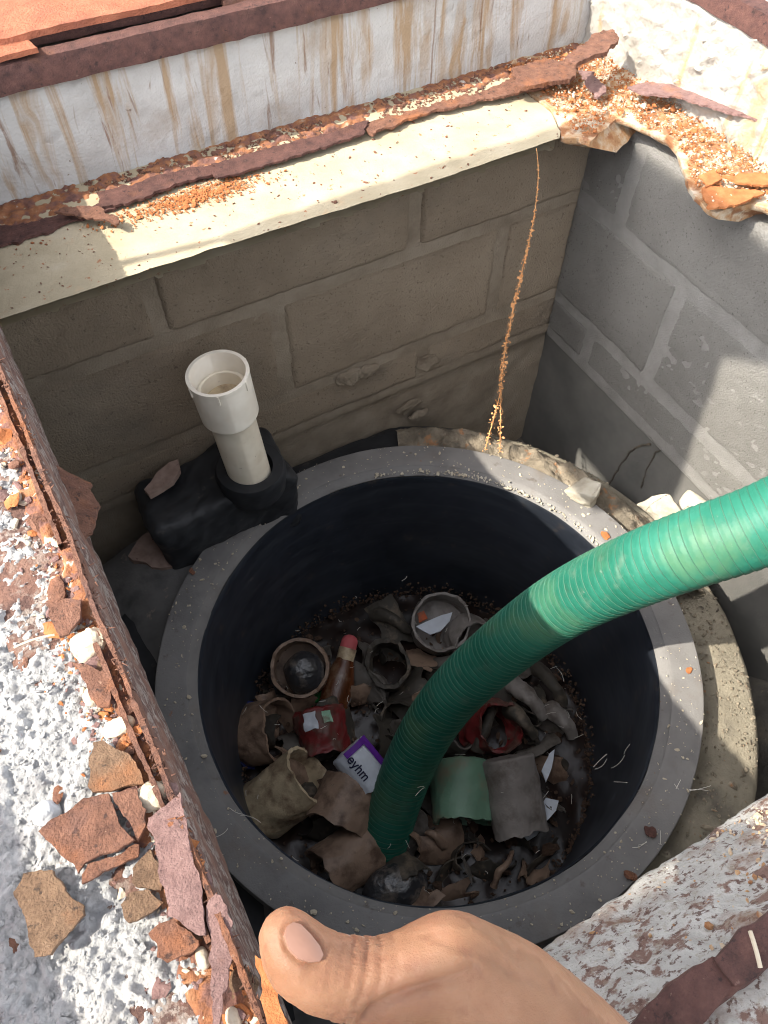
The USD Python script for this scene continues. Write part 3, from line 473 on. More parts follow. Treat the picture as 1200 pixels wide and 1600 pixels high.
flake('rust_flake', z5([(255, 300), (330, 325), (395, 335), (402, 395), (390, 470), (350, 470), (300, 380)]), ZF + .0022, .004, K['rust_scale'], 'red flake between the two pale lumps on the left rim', seed=12)
flake('rust_flake', [(398, 1490), (416, 1502), (430, 1550), (455, 1620), (425, 1620), (408, 1560)], TOP + .014, .003, K['rust_orange'], 'orange peeling strip of the ridge beside the thumb', seed=13)
# plate hanging over the edge of the left rim
hang = [onz(u, v, .022)[:2] for u, v in [(58, 730), (112, 735), (138, 742), (132, 755), (152, 780), (152, 800), (146, 830), (132, 850), (112, 836), (84, 790)]]
m = slab(hang, -.002, .002, .003, .003, 90, .0016, 90, 3, seg=.003); m.vertices[:, 2] += .022 + .9 * (XL + .004 - m.vertices[:, 0]) + sn(np.c_[m.vertices[:, :2], 0 * m.vertices[:, 0]], 34, 3, 2) * .006
obj('rust_scab', m, K['rust_scale'], label='peeling rust scab sticking out over the pit from the left rim face', cat='rust flake')
# strips on the far ledge
def strip(pts, z, th, lk, label, seed, warp=.004, tilt=None):
    pl = [tuple(onz(u, v, z)[:2]) for u, v in pts]; m = slab(pl, 0, th * .5, .0032, .0075, 85, .0012, 130, seed, seg=.0016)
    w = sn(np.c_[m.vertices[:, :2], 0 * m.vertices[:, 0]], 14, seed, 2) * warp; m.vertices[:, 2] += z - th * .5 - .001 + w * .7 + sn(m.vertices, 150, seed, 3) * .0012 + (tilt(m.vertices) if tilt else 0)
    return obj('rust_strip', m, lk, label=label, cat='rust strip')
strip([(-20, 352), (40, 345), (130, 322), (190, 305), (190, 318), (120, 342), (18, 378), (-20, 385)], .006, .006, K['rust_iron'], 'leftmost rust strip on the far ledge', 41)
strip([(92, 322), (150, 322), (192, 344), (188, 348), (130, 338), (90, 330)], .016, .005, K['rust_scale'], 'short loose rust splinter lying across the far ledge strip', 42, .002)
strip([(150, 303), (300, 262), (420, 232), (430, 242), (330, 270), (200, 318), (160, 322)], .008, .007, K['rust_iron'], 'middle rust strip on the far ledge', 43)
strip([(330, 255), (470, 215), (575, 188), (570, 208), (450, 245), (340, 276)], .012, .006, K['rust_iron'], 'flat rust strip right of the middle of the far ledge', 44)
strip([(560, 193), (640, 170), (760, 138), (850, 110), (880, 108), (870, 128), (780, 150), (670, 172), (580, 205)], .012, .007, K['rust_scale'], 'rust strip running to the far right corner of the ledge', 45, .006)
strip([(880, 95), (895, 78), (930, 50), (962, 45), (966, 60), (945, 80), (915, 92), (900, 102)], .062, .012, K['rust_scale'], 'thick lump of layered rust standing in the far corner', 46, .008)
strip([(800, 110), (850, 88), (905, 95), (900, 115), (850, 132), (808, 138)], .024, .012, K['rust_scale'], 'crumpled rust layer below the lump in the corner', 47, .009)
strip([(905, 108), (925, 112), (948, 142), (935, 150), (915, 130)], .020, .006, K['rust_purple'], 'small mauve rust sliver in the far corner', 48)
strip([(980, 133), (1010, 125), (1060, 133), (1130, 163), (1205, 190), (1260, 214), (1260, 250), (1205, 229), (1120, 192), (1060, 160), (1010, 148)], .022, .006, K['rust_purple'], 'long flat rust strip leaning on the right upstand', 49, .002, lambda v: .030 * np.clip((-v[:, 1] + .02) / .2, -.3, 1.3))
for k, (pts, z) in enumerate([([(1095, 295), (1120, 290), (1180, 295), (1200, 302), (1160, 316), (1110, 322)], .010), ([(1130, 272), (1180, 266), (1210, 272), (1210, 285), (1170, 285)], .016), ([(1092, 272), (1120, 262), (1128, 275), (1105, 292)], .012)]):
    strip(pts, z, .006, K['rust_orange'], ['orange layered rust on the broken end of the right ledge', 'thin rust leaf above the layered rust on the right ledge', 'small rust curl at the edge of the broken right ledge'][k], 50 + k)
# near rim scale
for k, (pts, z, lab) in enumerate([([(985, 1600), (1010, 1570), (1060, 1530), (1110, 1500), (1150, 1520), (1120, 1570), (1080, 1620), (1000, 1640)], .152, 'dark red rust plate on the near slab beside the wrist'), ([(1120, 1500), (1160, 1450), (1230, 1400), (1240, 1480), (1180, 1530), (1150, 1540)], .154, 'dark red rust plate at the right end of the near slab')]):
    pl = [tuple(onz(u, v, z)[:2]) for u, v in pts]; m = slab(pl, z - .006, z, .004, .003, 60, .0016, 60, 70 + k); obj('rust_plate', m, K['rust_iron'], label=lab, cat='rust plate')
m = sweep(spline([onz(1172, 1455, .158), onz(1180, 1480, .159), onz(1188, 1512, .158)], 12), .0011, 8); obj('twig', m, K['pale_stone'], label='short pale stick lying on the near rust plate', cat='twig')

# pebbles and lumps on the left rim
def lump(u, v, z, su, sv, h, lk, label, seed, name='mortar_lump', cat='stone', f=90):
    p = onz(u, v, z); sc = np.linalg.norm(p - EYE) / FPX; b = trimesh.creation.icosphere(subdivisions=4, radius=1)
    b.vertices = b.vertices * [su * sc, sv * sc * 1.1, h]; rough(b, min(su, sv) * sc * .55, f, seed, 4); b.apply_translation(p); return obj(name, b, lk, label=label, cat=cat)
lump(110, 972, TOP, 10, 13, .006, K['grey_stone'], 'grey-white pebble on the upper left rim', 1, 'pebble')
lump(140, 1012, TOP, 26, 22, .008, K['pale_stone'], 'pale crumbly lump highest on the left rim', 2)
lump(150, 1087, TOP, 18, 14, .006, K['pale_stone'], 'small pale lump between red flakes on the left rim', 3)
lump(188, 1135, TOP, 26, 14, .006, K['pale_stone'], 'flat pale lump above the brown square flake', 4)
lump(237, 1247, TOP, 24, 22, .008, K['pale_stone'], 'pale lump at the top of the long purple plate', 5)
lump(72, 1273, TOP - .001, 20, 16, .007, K['grey_stone'], 'grey pebble left of the largest rust flake', 6, 'pebble')
lump(318, 1497, TOP, 9, 14, .006, K['pale_stone'], 'small pale lump under the orange-brown flake', 7)
lump(366, 1590, TOP, 10, 14, .006, K['pale_stone'], 'small pale lump at the bottom of the left rim', 8)

# beds of rust scale that the crumbs lie on
def bedL(p):
    q = np.c_[p[:, :2], np.zeros(len(p))]; w = .024 + .014 * sn(q * [0, 1, 0], 16, 4, 3) + .008 * sn(q, 70, 6, 2); d = (w - (XL - .003 - p[:, 0])) / .010
    return TOP - .012 + np.clip(d, -1, 1) * .012 + np.clip(sn(q, 120, 8, 4), -.5, 1) * .0042 * np.clip(d + .3, 0, 1)
obj('rust_bed', grid(XL - .055, XL - .003, -.95, .2, .0013, bedL), K['rust_bed'], smooth=True, label='crumbly bed of mixed rust lying against the left ridge', cat='rust bed', kind='stuff')
def bedF(p):
    q = np.c_[p[:, :2], np.zeros(len(p))]; w = .050 + .020 * sn(q * [1, 0, 0], 9, 14, 3) + .010 * sn(q, 60, 6, 2); d = (w - (YF - p[:, 1])) / .012
    return -.010 + np.clip(d, -1, 1) * .011 + np.clip(sn(q, 90, 18, 4), -.5, 1) * .0060 * np.clip(d + .3, 0, 1)
obj('rust_bed', grid(XL, .10, .10, YF, .0024, bedF), K['rust_bed'], smooth=True, label='crumbly bed of rust along the foot of the streaked far upstand', cat='rust bed', kind='stuff')
# crumbs of rust: along the ridge, the ledges
def along_left(n, seed, w=.03):
    r = np.random.default_rng(seed); y = r.uniform(-.80, .15, n); wid = w * (.7 + .5 * sn(np.c_[y, 0 * y, 0 * y], 9, seed))
    x = XL - .004 - np.abs(r.normal(0, .55, n)) * wid; return np.c_[x, y, slabtop(np.c_[x, y, 0 * x]) + .0008]
p = along_left(5200, 1); obj('rust_crumbs', crumbs(p, np.random.default_rng(2).lognormal(-6.75, .5, len(p)), 3, .7), K['rust_orange'], smooth=False, label='orange rust crumbs heaped along the left ridge', cat='rust crumbs', kind='stuff')
p = along_left(3800, 5); obj('rust_grit', crumbs(p, np.random.default_rng(6).lognormal(-6.7, .55, len(p)), 7, .6), K['rust_purple'], smooth=False, label='mauve and brown rust grit along the left ridge', cat='rust crumbs', kind='stuff')
p = along_left(900, 8); obj('pale_grit', crumbs(p, np.random.default_rng(9).lognormal(-6.3, .45, len(p)), 4, .6), K['pale_stone'], smooth=False, label='pale mortar grit among the rust of the left rim', cat='grit', kind='stuff')
def chip(p, s, seed, lk, group, label, flat=.35, name='rust_chip'):
    b = ICO.copy(); r = np.random.default_rng(seed); b.vertices = b.vertices * [s * r.uniform(.8, 1.4), s * r.uniform(.5, 1.0), s * flat]; b.vertices *= 1 + r.uniform(-.25, .25, (len(b.vertices), 1))
    b.apply_transform(trimesh.transformations.euler_matrix(r.uniform(-.4, .4), r.uniform(-.4, .4), r.uniform(0, 6))); b.apply_translation(p); return obj(name, b, lk, smooth=False, label=label, cat='rust chip', group=group)
r = np.random.default_rng(31)
p = along_left(70, 12, .034)
for k in range(70): chip(p[k] + [0, 0, .002], r.uniform(.0035, .009), k, [K['rust_scale'], K['rust_orange'], K['rust_purple'], K['rust_brown']][k % 4], 'rust chips strewn along the left ridge', 'small angular rust chip among the debris along the left ridge')
for k in range(26):
    x, y = r.uniform(-.97, -.88), r.uniform(-.78, -.2); chip(A([x, y, slabtop(A([[x, y, 0]]))[0] + .001]), r.uniform(.002, .005), 100 + k, K['rust_scale'], 'rust chips scattered on the white concrete', 'tiny rust chip lying alone on the white concrete')
def far_ledge(n, seed, lo, hi, pw=1.):
    r = np.random.default_rng(seed); x = r.uniform(XL, .08, n); y = lo + (hi - lo) * r.random(n) ** pw; return np.c_[x, y, np.full(n, .001)]
p = far_ledge(2600, 14, .13, .20, .8); p = p[sn(p * [1, .2, 0], 10, 5) > -.2]; obj('rust_crumbs', crumbs(p, np.random.default_rng(15).lognormal(-6.2, .45, len(p)), 5, .6), K['rust_scale'], smooth=False, label='reddish rust crumbs along the strips of the far ledge', cat='rust crumbs', kind='stuff')
c0 = onz(305, 312, 0); rr_ = np.random.default_rng(77); p = np.c_[c0[0] + rr_.normal(0, .045, 2200), c0[1] + rr_.normal(0, .011, 2200) + .004, np.full(2200, .0015)]
obj('rust_crumbs', crumbs(p, rr_.lognormal(-6.85, .5, 2200), 8, .7), K['rust_orange'], smooth=False, label='bright orange patch of rust crumbs on the sunlit far ledge', cat='rust crumbs', kind='stuff')
p = far_ledge(260, 16, .0, .14); p[:, 2] = .0008; obj('rust_specks', crumbs(p, np.random.default_rng(17).lognormal(-6.5, .4, len(p)), 6, .4), K['rust_scale'], smooth=False, label='sparse rust specks dotting the cream ledge', cat='rust crumbs', kind='stuff')
rr_ = np.random.default_rng(78); n = 12000; x = rr_.uniform(-.06, .13, n); y = rr_.uniform(-.33, .19, n); pg = Polygon(poly).buffer(-.004)
import shapely
ok = shapely.contains_xy(pg, x, y) & (rr_.random(n) < .75 + .5 * sn(np.c_[x, y, 0 * x], 22, 6)); p = np.c_[x, y, .002 + .005 * rr_.random(n)][ok]
obj('rust_crumbs', crumbs(p, rr_.lognormal(-6.75, .5, len(p)), 9, .8), K['rust_orange'], smooth=False, label='ochre rust crumbs covering the broken right ledge', cat='rust crumbs', kind='stuff')
ok = rr_.random(len(p)) < .25; obj('pale_grit', crumbs(p[ok] + [.002, .003, .002], rr_.lognormal(-6.7, .5, ok.sum()), 10, .8), K['pale_stone'], smooth=False, label='white mortar grit on the broken right ledge', cat='grit', kind='stuff')
n = 4200; x = rr_.uniform(-.66, -.2, n); y = -.782 - .05 * rr_.random(n); z = .006 + (-.783 - y) * 2.25 + .003; p = np.c_[x, y, np.maximum(z, .003)]; ok = rr_.random(n) < np.clip((x + .58) * 9, 0.06, 1)
obj('rust_crumbs', crumbs(p[ok], rr_.lognormal(-6.75, .5, ok.sum()), 11, .8), K['crust'], smooth=False, label='cream and orange crumbs caked on the near rim', cat='rust crumbs', kind='stuff')
n = 700; th = rr_.uniform(0, 2 * np.pi, n); ra = rr_.uniform(.345, .401, n); p = np.c_[CX + ra * np.cos(th), CY + ra * np.sin(th), np.full(n, -.4975)]
obj('flange_grit', crumbs(p, rr_.lognormal(-6.7, .5, n), 12, .5), K['pale_stone'], smooth=False, label='pale grit sprinkled over the tank flange', cat='grit', kind='stuff')
n = 1500; th = rr_.uniform(-1.3, 1.0, n); ra = rr_.uniform(.405, .498, n); p = np.c_[CX + ra * np.cos(th), np.minimum(CY + ra * np.sin(th), WY - .01), -.5445 - .00012 / (.506 - ra)]
obj('shoulder_grit', crumbs(p, rr_.lognormal(-6.5, .55, n), 14, .6), K['crust_dirt'], smooth=False, label='dirt and grit lying on the tank shoulder right of the flange', cat='grit', kind='stuff')
n = 260; th = rr_.uniform(-.3, 1.3, n); ra = rr_.uniform(.341, .350, n); p = np.c_[CX + ra * np.cos(th), CY + ra * np.sin(th), np.full(n, -.504)]
obj('flange_crumbs', crumbs(p, rr_.lognormal(-6.3, .5, n), 13, .7), K['pale_mud'], smooth=False, label='crumbs lodged on the inner step of the flange', cat='grit', kind='stuff')
for k, (u, v, s, lk) in enumerate([(377, 803, .008, 'rust_orange'), (300, 893, .006, 'rust_scale'), (946, 836, .007, 'rust_orange'), (1077, 1047, .006, 'rust_orange'), (1017, 1300, .009, 'rust_iron'), (985, 1368, .008, 'rust_scale'), (490, 1425, .005, 'pale_stone')]):
    chip(onz(u, v, -.4965), s, 300 + k, K[lk], None, ['orange rust chip on the flange in front of the white pipe', 'rust chip on the left of the flange', 'orange rust chip on the sunlit flange above the hose', 'orange rust chip on the sunlit flange below the hose', 'dark oval rust chip at the near right of the flange', 'reddish rust chip at the near right of the flange', 'pale chip on the flange above the thumb'][k], .22)

# ------------------------------------------------------------------ rubble in the far right corner
na, nr_ = 150, 26; AA, RR = np.meshgrid(np.radians(np.linspace(-14, 66, na)), np.linspace(.398, .478, nr_), indexing='ij'); X, Y = CX + RR * np.cos(AA), CY + RR * np.sin(AA)
q = np.c_[X.ravel(), Y.ravel(), 0 * X.ravel()]; fade = np.clip((RR.ravel() - .398) / .01, 0, 1) * np.clip((.478 - RR.ravel()) / .03, 0, 1); Z = -.545 + fade * (.030 + .030 * sn(q, 24, 5, 4)) + .006 * sn(q, 110, 3, 3)
q[:, 2] = Z; q[:, 1] = np.minimum(q[:, 1], WY - .003); q[:, 0] = np.minimum(q[:, 0], WX - .003); i = np.arange(len(q)).reshape(na, nr_); f4 = np.stack([i[:-1, :-1], i[:-1, 1:], i[1:, 1:], i[1:, :-1]], -1).reshape(-1, 4)
obj('dirt_crust', trimesh.Trimesh(q, np.vstack([f4[:, :3], f4[:, [0, 2, 3]]]), process=False), K['crust_dirt'], smooth=True, label='crumbly dirt heaped behind the sunlit part of the flange', cat='dirt', kind='stuff')
def boulder(c, size, lk, label, seed, name='concrete_chunk', f=14, amp=.25, cat='rubble'):
    r_ = np.random.default_rng(seed + 40); h = trimesh.convex.convex_hull(r_.normal(size=(16, 3)) * .3 + (lambda q: q / np.linalg.norm(q, axis=1, keepdims=True))(r_.normal(size=(16, 3))) * .8)
    v_, f_ = trimesh.remesh.subdivide_to_size(h.vertices, h.faces, .14); b = trimesh.Trimesh(v_, f_); b.merge_vertices(); trimesh.smoothing.filter_laplacian(b, iterations=3)
    b.vertices = b.vertices * np.asarray(size); rough(b, min(size) * amp * .6, f, seed, 4); rough(b, .003, 80, seed + 2, 4); b.apply_translation(c); return obj(name, b, lk, label=label, cat=cat)
boulder(onz(1025, 795, -.47), (.052, .052, .035), K['pale_mud'], 'pale muddy concrete chunk between the flange and the hose', 3)
boulder(A([.010, -.43, -.480]), (.050, .115, .055), K['pale_mud'], 'smooth pale rounded lump against the right wall above the hose', 4, 'cement_lump', 6, .12)
boulder(onz(915, 770, -.478), (.032, .034, .022), K['pale_mud'], 'brown-and-cream rubble beside the pale chunk', 6, amp=.5, f=26)

# ------------------------------------------------------------------ rubbish in the tank
ZT = -.885
def can(name, label, cat, uv, t, axis, r, L, lk, wall=.004, closed=(True, False), seed=0, amp=.002, f=30, lip=.0, squash=1., n=72, jag=.008):
    """a hollow pot; axis points from its closed end to its mouth"""
    pr = []
    k = max(6, int(L / .006))
    if closed[0]: pr += [(.0004, 0), (r * .5, 0)]
    pr += [(r - .003, 0), (r, .003)] + [(r, z) for z in np.linspace(.006, L - .004, k)] + [(r + lip, L - .003), (r + lip, L), (r - wall, L)]
    pr += [(r - wall, z) for z in np.linspace(L - .004, wall if closed[0] else .002, k)] + ([(r * .5, wall), (.0004, wall)] if closed[0] else [])
    m = lathe(pr, n); v = m.vertices; an_ = np.c_[np.cos(np.arctan2(v[:, 1], v[:, 0])) * 1.6, np.sin(np.arctan2(v[:, 1], v[:, 0])) * 1.6, np.full(len(v), seed * 3.3)]
    v[:, 2] += np.clip((v[:, 2] - L * .55) / (L * .45), 0, 1) * (sn(an_, 1.2, seed, 4) * jag * 1.6 - jag * .5); v[:, 2] -= L / 2; v[:, 0] *= squash * (1 + .10 * sn(np.c_[v[:, 2] * 20, 0 * v[:, 0], np.full(len(v), seed * 1.9)], 1, seed, 2))
    m = aim(m, axis, atd(*uv, t)); rough(m, amp * 1.5, f, seed, 3); rough(m, .0014, 140, seed, 2)
    th_ = thing(name, label, cat); obj('body', m, lk, th_); return th_
def T(u, v, z=ZT): return np.linalg.norm(onz(u, v, z) - EYE) / np.linalg.norm(ray(u, v))
def pxm(u, v, t): return t / FPX
t1 = T(470, 1045, -.86); jar = can('jar', 'round brown-rimmed jar with a dark shiny ball in its mouth', 'jar', (470, 1045), t1, cdir(.05, -.25, 1), .057, .085, K['t_brown'], .006, (True, False), 1, .002)
b = trimesh.creation.icosphere(subdivisions=5, radius=.041); rough(b, .010, 16, 5, 3); rough(b, .0012, 160, 5); b.apply_translation(atd(474, 1051, t1 - .018)); obj('glass_ball', b, K['t_glass'], label='dark glossy ball half buried in the brown-rimmed jar', cat='glass ball')
can('bottle_cap', 'bright green screw cap below the jar with the ball', 'cap', (508, 1098), t1 + .02, cdir(.5, .45, .8), .031, .022, K['t_gcap'], .003, (True, False), 2, .0004)
t2 = T(415, 1145, -.875); c = can('paint_can', 'crusted brown can with a dark blue rim against the left wall', 'can', (413, 1145), t2, cdir(.92, -.25, .45), .059, .085, K['t_brown'], .005, (True, False), 3, .004)
obj('rim', rough(aim(lathe([(.057, -.044), (.063, -.044), (.063, -.030), (.057, -.030)], 48, True), cdir(.92, -.25, .45), atd(413, 1145, t2)), .002, 30, 3), K['t_blue'], c)
t3 = T(502, 1140, -.87); ax3 = cdir(.25, .9, .25); c = can('soda_can', 'crumpled red can with a white label square and a mint patch', 'can', (502, 1142), t3, ax3, .044, .085, K['t_red'], .004, (True, True), 4, .010, 28)
def label_patch(axis, uv, t, r, a0, a1, z0, z1, lk, parent, name, amp, f, seed, spin=0):
    aa, zz = np.meshgrid(np.linspace(a0, a1, 14), np.linspace(z0, z1, 12), indexing='ij'); P = np.stack([r * np.cos(aa), r * np.sin(aa), zz], -1).reshape(-1, 3); i = np.arange(len(P)).reshape(14, 12)
    q = np.stack([i[:-1, :-1], i[1:, :-1], i[1:, 1:], i[:-1, 1:]], -1).reshape(-1, 4); m = trimesh.Trimesh(P, np.vstack([q[:, :3], q[:, [0, 2, 3]]]), process=False)
    m = aim(m, axis, atd(*uv, t), spin); rough(m, amp, f, seed, 3); return obj(name, m, lk, parent)
def facing(axis, uv, t):
    """the angle round an aimed body's axis that looks at the eye"""
    z = axis / np.linalg.norm(axis); x = np.cross([0.13, 0.9, 0.41], z); x /= np.linalg.norm(x); y = np.cross(z, x); d = EYE - atd(*uv, t); return math.atan2(d @ y, d @ x)
a3 = facing(ax3, (502, 1142), t3)
label_patch(ax3, (502, 1142), t3, .0462, a3 + .15, a3 + .6, -.036, -.004, K['t_white'], c, 'label', .015, 28, 4); label_patch(ax3, (502, 1142), t3, .0462, a3 - .55, a3 - .1, -.030, -.008, K['t_mint'], c, 'label', .015, 28, 4)
can('pipe_offcut', 'pale tan length of pipe lying by the left wall below the red can', 'pipe offcut', (447, 1238), T(447, 1238, -.865), cdir(.72, -.62, .25), .056, .125, K['t_tan'], .006, (False, False), 6, .003)
can('pot', 'brown shell-like pot with a dark mouth facing the lower left', 'pot', (538, 1262), T(538, 1262, -.86), cdir(-.45, .80, .55), .056, .085, K['t_brown'], .005, (True, False), 7, .003)
can('pot', 'brown pot lying under the shell-like one by the lower wall', 'pot', (540, 1345), T(540, 1345, -.885), cdir(-.80, .35, .50), .050, .10, K['t_brown'], .005, (True, False), 8, .004)
t9 = T(566, 1200, -.825); ax9 = cdir(.62, .72, .12); wc = can('yoghurt_tub', 'white and purple printed tub with dark lettering beside the hose', 'tub', (566, 1198), t9, ax9, .036, .080, K['t_white'], .003, (True, True), 9, .0008)
a9 = facing(ax9, (566, 1198), t9)
label_patch(ax9, (566, 1198), t9, .0392, a9 - 1.25, a9 - .75, -.040, .03, K['t_purple'], wc, 'print_band', .0004, 30, 9); label_patch(ax9, (566, 1198), t9, .0392, a9 - 1.2, a9 + .3, -.041, -.030, K['t_purple'], wc, 'print_band', .0008, 30, 9)
tx = meshkit.text_mesh('eyhm', .0135, .0008, True); v, fc = trimesh.remesh.subdivide_to_size(tx.vertices, tx.faces, .004); v = v - (v.max(0) + v.min(0)) / 2
# the word runs along the tub's length, wrapped round its side
P = np.stack([(.0398 + v[:, 2]) * np.cos(a9 + .22 - v[:, 1] / .037), (.0398 + v[:, 2]) * np.sin(a9 + .22 - v[:, 1] / .037), v[:, 0] - .006], -1)
mt = trimesh.Trimesh(P, fc[:, ::-1], process=False); obj('lettering', aim(mt, ax9, atd(566, 1198, t9)), K['t_navy'], wc, smooth=False)
# brown bottle with pink stopper
bt = thing('bottle', 'brown glass bottle with a pink stopper at its neck', 'bottle'); b0 = atd(518, 1112, T(518, 1112, -.89)); b1 = atd(549, 992, T(549, 992, -.84)); ab = (b1 - b0); Lb = np.linalg.norm(ab)
obj('glass', rough(aim(lathe([(.001, 0), (.026, 0), (.029, .006), (.029, Lb * .42), (.022, Lb * .58), (.0165, Lb * .68), (.0165, Lb * .72)], 40), ab, b0), .001, 30), K['t_amber'], bt)
obj('neck', rough(aim(lathe([(.0165, Lb * .62), (.0175, Lb * .66), (.0175, Lb * .82), (.015, Lb * .83)], 40), ab, b0), .0014, 60), K['t_tan'], bt)
obj('stopper', aim(lathe([(.0165, Lb * .80), (.0165, Lb * .92), (.013, Lb * .97), (.006, Lb * .995), (.0001, Lb)], 40), ab, b0), K['t_pink'], bt)
can('broken_pipe', 'dark torn pipe standing open in the middle of the rubbish', 'pipe', (607, 1040), T(607, 1040, -.885), cdir(-.05, -.35, 1), .052, .10, K['t_dark'], .008, (True, False), 11, .006, 34, squash=.8)
t12 = T(688, 975, -.865); can('cup', 'grey-brown cup holding a white shard and an orange scrap', 'cup', (688, 975), t12, cdir(.02, -.30, 1), .060, .075, K['t_grey'], .005, (True, False), 12, .004)
def shard(pts, z, label, lk, seed, tilt=None, name='shard', cat='shard', th=.003):
    pl = [tuple(onz(u, v, z)[:2]) for u, v in pts]; m = slab(pl, 0, th, .006, .001, 60, .0006, 60, seed); w = sn(np.c_[m.vertices[:, :2], 0 * m.vertices[:, 0]], 14, seed, 2) * .006
    c_ = m.vertices[:, :2].mean(0); m.vertices[:, 2] += z + w + ((m.vertices[:, :2] - c_) @ A(tilt) if tilt else 0); return obj(name, m, lk, label=label, cat=cat)
shard([(650, 980), (665, 972), (690, 962), (706, 957), (703, 970), (688, 986), (672, 992)], -.848, 'white leaf-shaped shard inside the grey-brown cup', K['t_white'], 1)
shard([(652, 960), (662, 955), (668, 966), (655, 973)], -.846, 'orange scrap inside the grey-brown cup', K['t_orange'], 2)
can('cup', 'grey curved piece of a cup right beside the one with the shard', 'cup', (735, 1000), T(735, 1000, -.875), cdir(.35, .2, .8), .048, .06, K['t_grey'], .004, (True, True), 13, .004)
can('jar', 'pale green jar lying with its dark mouth towards the lower wall', 'jar', (720, 1240), T(720, 1240, -.85), cdir(.02, .85, .50), .054, .105, K['t_green'], .005, (True, False), 14, .0012)
can('tube', 'flat grey tube leaning against the pale green jar', 'tube', (803, 1243), T(803, 1243, -.84), cdir(.16, .95, .25), .050, .132, K['t_grey'], .004, (True, True), 15, .0022, squash=.9)
shard([(846, 1205), (858, 1178), (866, 1172), (862, 1200), (853, 1222)], -.868, 'upper white splinter right of the grey tube', K['t_white'], 3)
shard([(846, 1258), (852, 1248), (872, 1252), (868, 1268), (855, 1282), (848, 1285)], -.868, 'crumpled white scrap right of the grey tube', K['t_white'], 4)
shard([(818, 1308), (830, 1300), (845, 1296), (838, 1306), (824, 1314)], -.880, 'grey-white sliver under the grey tube', K['t_white'], 5)
b = trimesh.creation.icosphere(subdivisions=5, radius=.047); b.vertices = b.vertices * [1.15, .9, .8]; rough(b, .012, 16, 8, 3); rough(b, .0012, 150, 5); b.apply_translation(atd(618, 1388, T(618, 1388, -.885))); obj('glass_jar', b, K['t_glass'], label='dark blue-black glass jar at the lower wall of the tank', cat='jar')
can('can', 'reddish brown tin half hidden on the right of the hose', 'can', (765, 1135), T(765, 1135, -.885), cdir(.5, -.2, .8), .050, .08, K['t_red'], .004, (True, True), 16, .007, 40)
can('jar', 'dark jar behind the hose, open to the left', 'jar', (632, 1118), T(632, 1118, -.885), cdir(-.3, .1, .8), .038, .07, K['t_dark'], .004, (True, False), 17, .001)
for k, (p0, p1, w) in enumerate([((800, 1070), (850, 1120), .020), ((840, 1045), (880, 1100), .016), ((860, 1110), (895, 1150), .018), ((795, 1110), (835, 1150), .017), ((745, 1170), (770, 1110), .014), ((585, 960), (640, 985), .016), ((690, 1320), (660, 1300), .010), ((770, 1385), (800, 1330), .006)]):
    q = spline([onz(*p0, -.885), (onz(*p0, -.885) + onz(*p1, -.875)) / 2 + [0, 0, .016], onz(*p1, -.885)], 26); m = rough(sweep(q, w * np.linspace(1, .6, 26), 14), .006, 40, k, 3)
    obj('debris', m, K['t_grey' if k in (0, 2) else 't_dark' if k < 6 else 't_brown'], label=['grey-brown wad of rag right of the hose', 'dark wad of rag highest on the right', 'ragged grey lump at the right wall', 'dark lump just right of the hose', 'dark strip under the hose', 'black scrap above the torn pipe', 'short brown stick in the murky water', 'thin brown twig in the murky water'][k], cat='debris')
p = []
for k in range(900):
    a, rr2 = RNG.uniform(0, 2 * np.pi), .325 * math.sqrt(RNG.random()); p.append([CX + rr2 * math.cos(a), CY + rr2 * math.sin(a), -.908 + RNG.uniform(0, .012)])
obj('floating_scraps', crumbs(A(p), RNG.lognormal(-5.6, .6, len(p)), 21, .6), K['scum'], smooth=False, label='dark scraps floating between the rubbish', cat='scraps', kind='stuff')

# soaked scraps packed between the pots: torn shells and crumpled sheet
def scrap(r_):
    R0, a1, Ls = r_.uniform(.022, .06), r_.uniform(1.0, 3.4), r_.uniform(.04, .10); na, nl = 18, 9
    aa, zz = np.meshgrid(np.linspace(0, a1, na), np.linspace(0, Ls, nl), indexing='ij'); k_ = r_.integers(1000)
    zz = zz + (zz > Ls * .8) * sn(np.stack([aa * 2, 0 * aa, 0 * aa + k_], -1), 1, k_, 3) * .02; aa = aa + (aa > a1 * .85) * sn(np.stack([zz * 40, 0 * aa, 0 * aa + k_], -1), 1, k_, 3) * .3
    P = np.stack([R0 * np.cos(aa), R0 * np.sin(aa), zz - Ls / 2], -1).reshape(-1, 3); Q = np.stack([(R0 - .003) * np.cos(aa), (R0 - .003) * np.sin(aa), zz - Ls / 2], -1).reshape(-1, 3)
    i = np.arange(na * nl).reshape(na, nl); q = np.stack([i[:-1, :-1], i[1:, :-1], i[1:, 1:], i[:-1, 1:]], -1).reshape(-1, 4); f = np.vstack([q[:, :3], q[:, [0, 2, 3]]]); n_ = na * nl
    lp = np.r_[i[:, 0], i[-1, 1:], i[-2::-1, -1], i[0, -2:0:-1]]; nx = np.roll(lp, -1)
    m = trimesh.Trimesh(np.vstack([P, Q]), np.vstack([f, f[:, ::-1] + n_, np.c_[lp, lp + n_, nx], np.c_[nx, lp + n_, nx + n_]]), process=False)
    rough(m, .009, 22, k_, 3); rough(m, .0022, 110, k_ + 1, 2); q4 = r_.normal(size=4); m.apply_transform(trimesh.transformations.quaternion_matrix(q4 / np.linalg.norm(q4))); return m
r_ = np.random.default_rng(404); groups = [[], [], []]
for k in range(120):
    a, ra = r_.uniform(0, 2 * np.pi), .30 * math.sqrt(r_.random()); m = scrap(r_); m.apply_translation([CX + ra * math.cos(a), CY + ra * math.sin(a), r_.uniform(-.935, -.895)]); rmax = np.hypot(m.vertices[:, 0] - CX, m.vertices[:, 1] - CY).max()
    if rmax < .33: groups[k % 3].append(m)
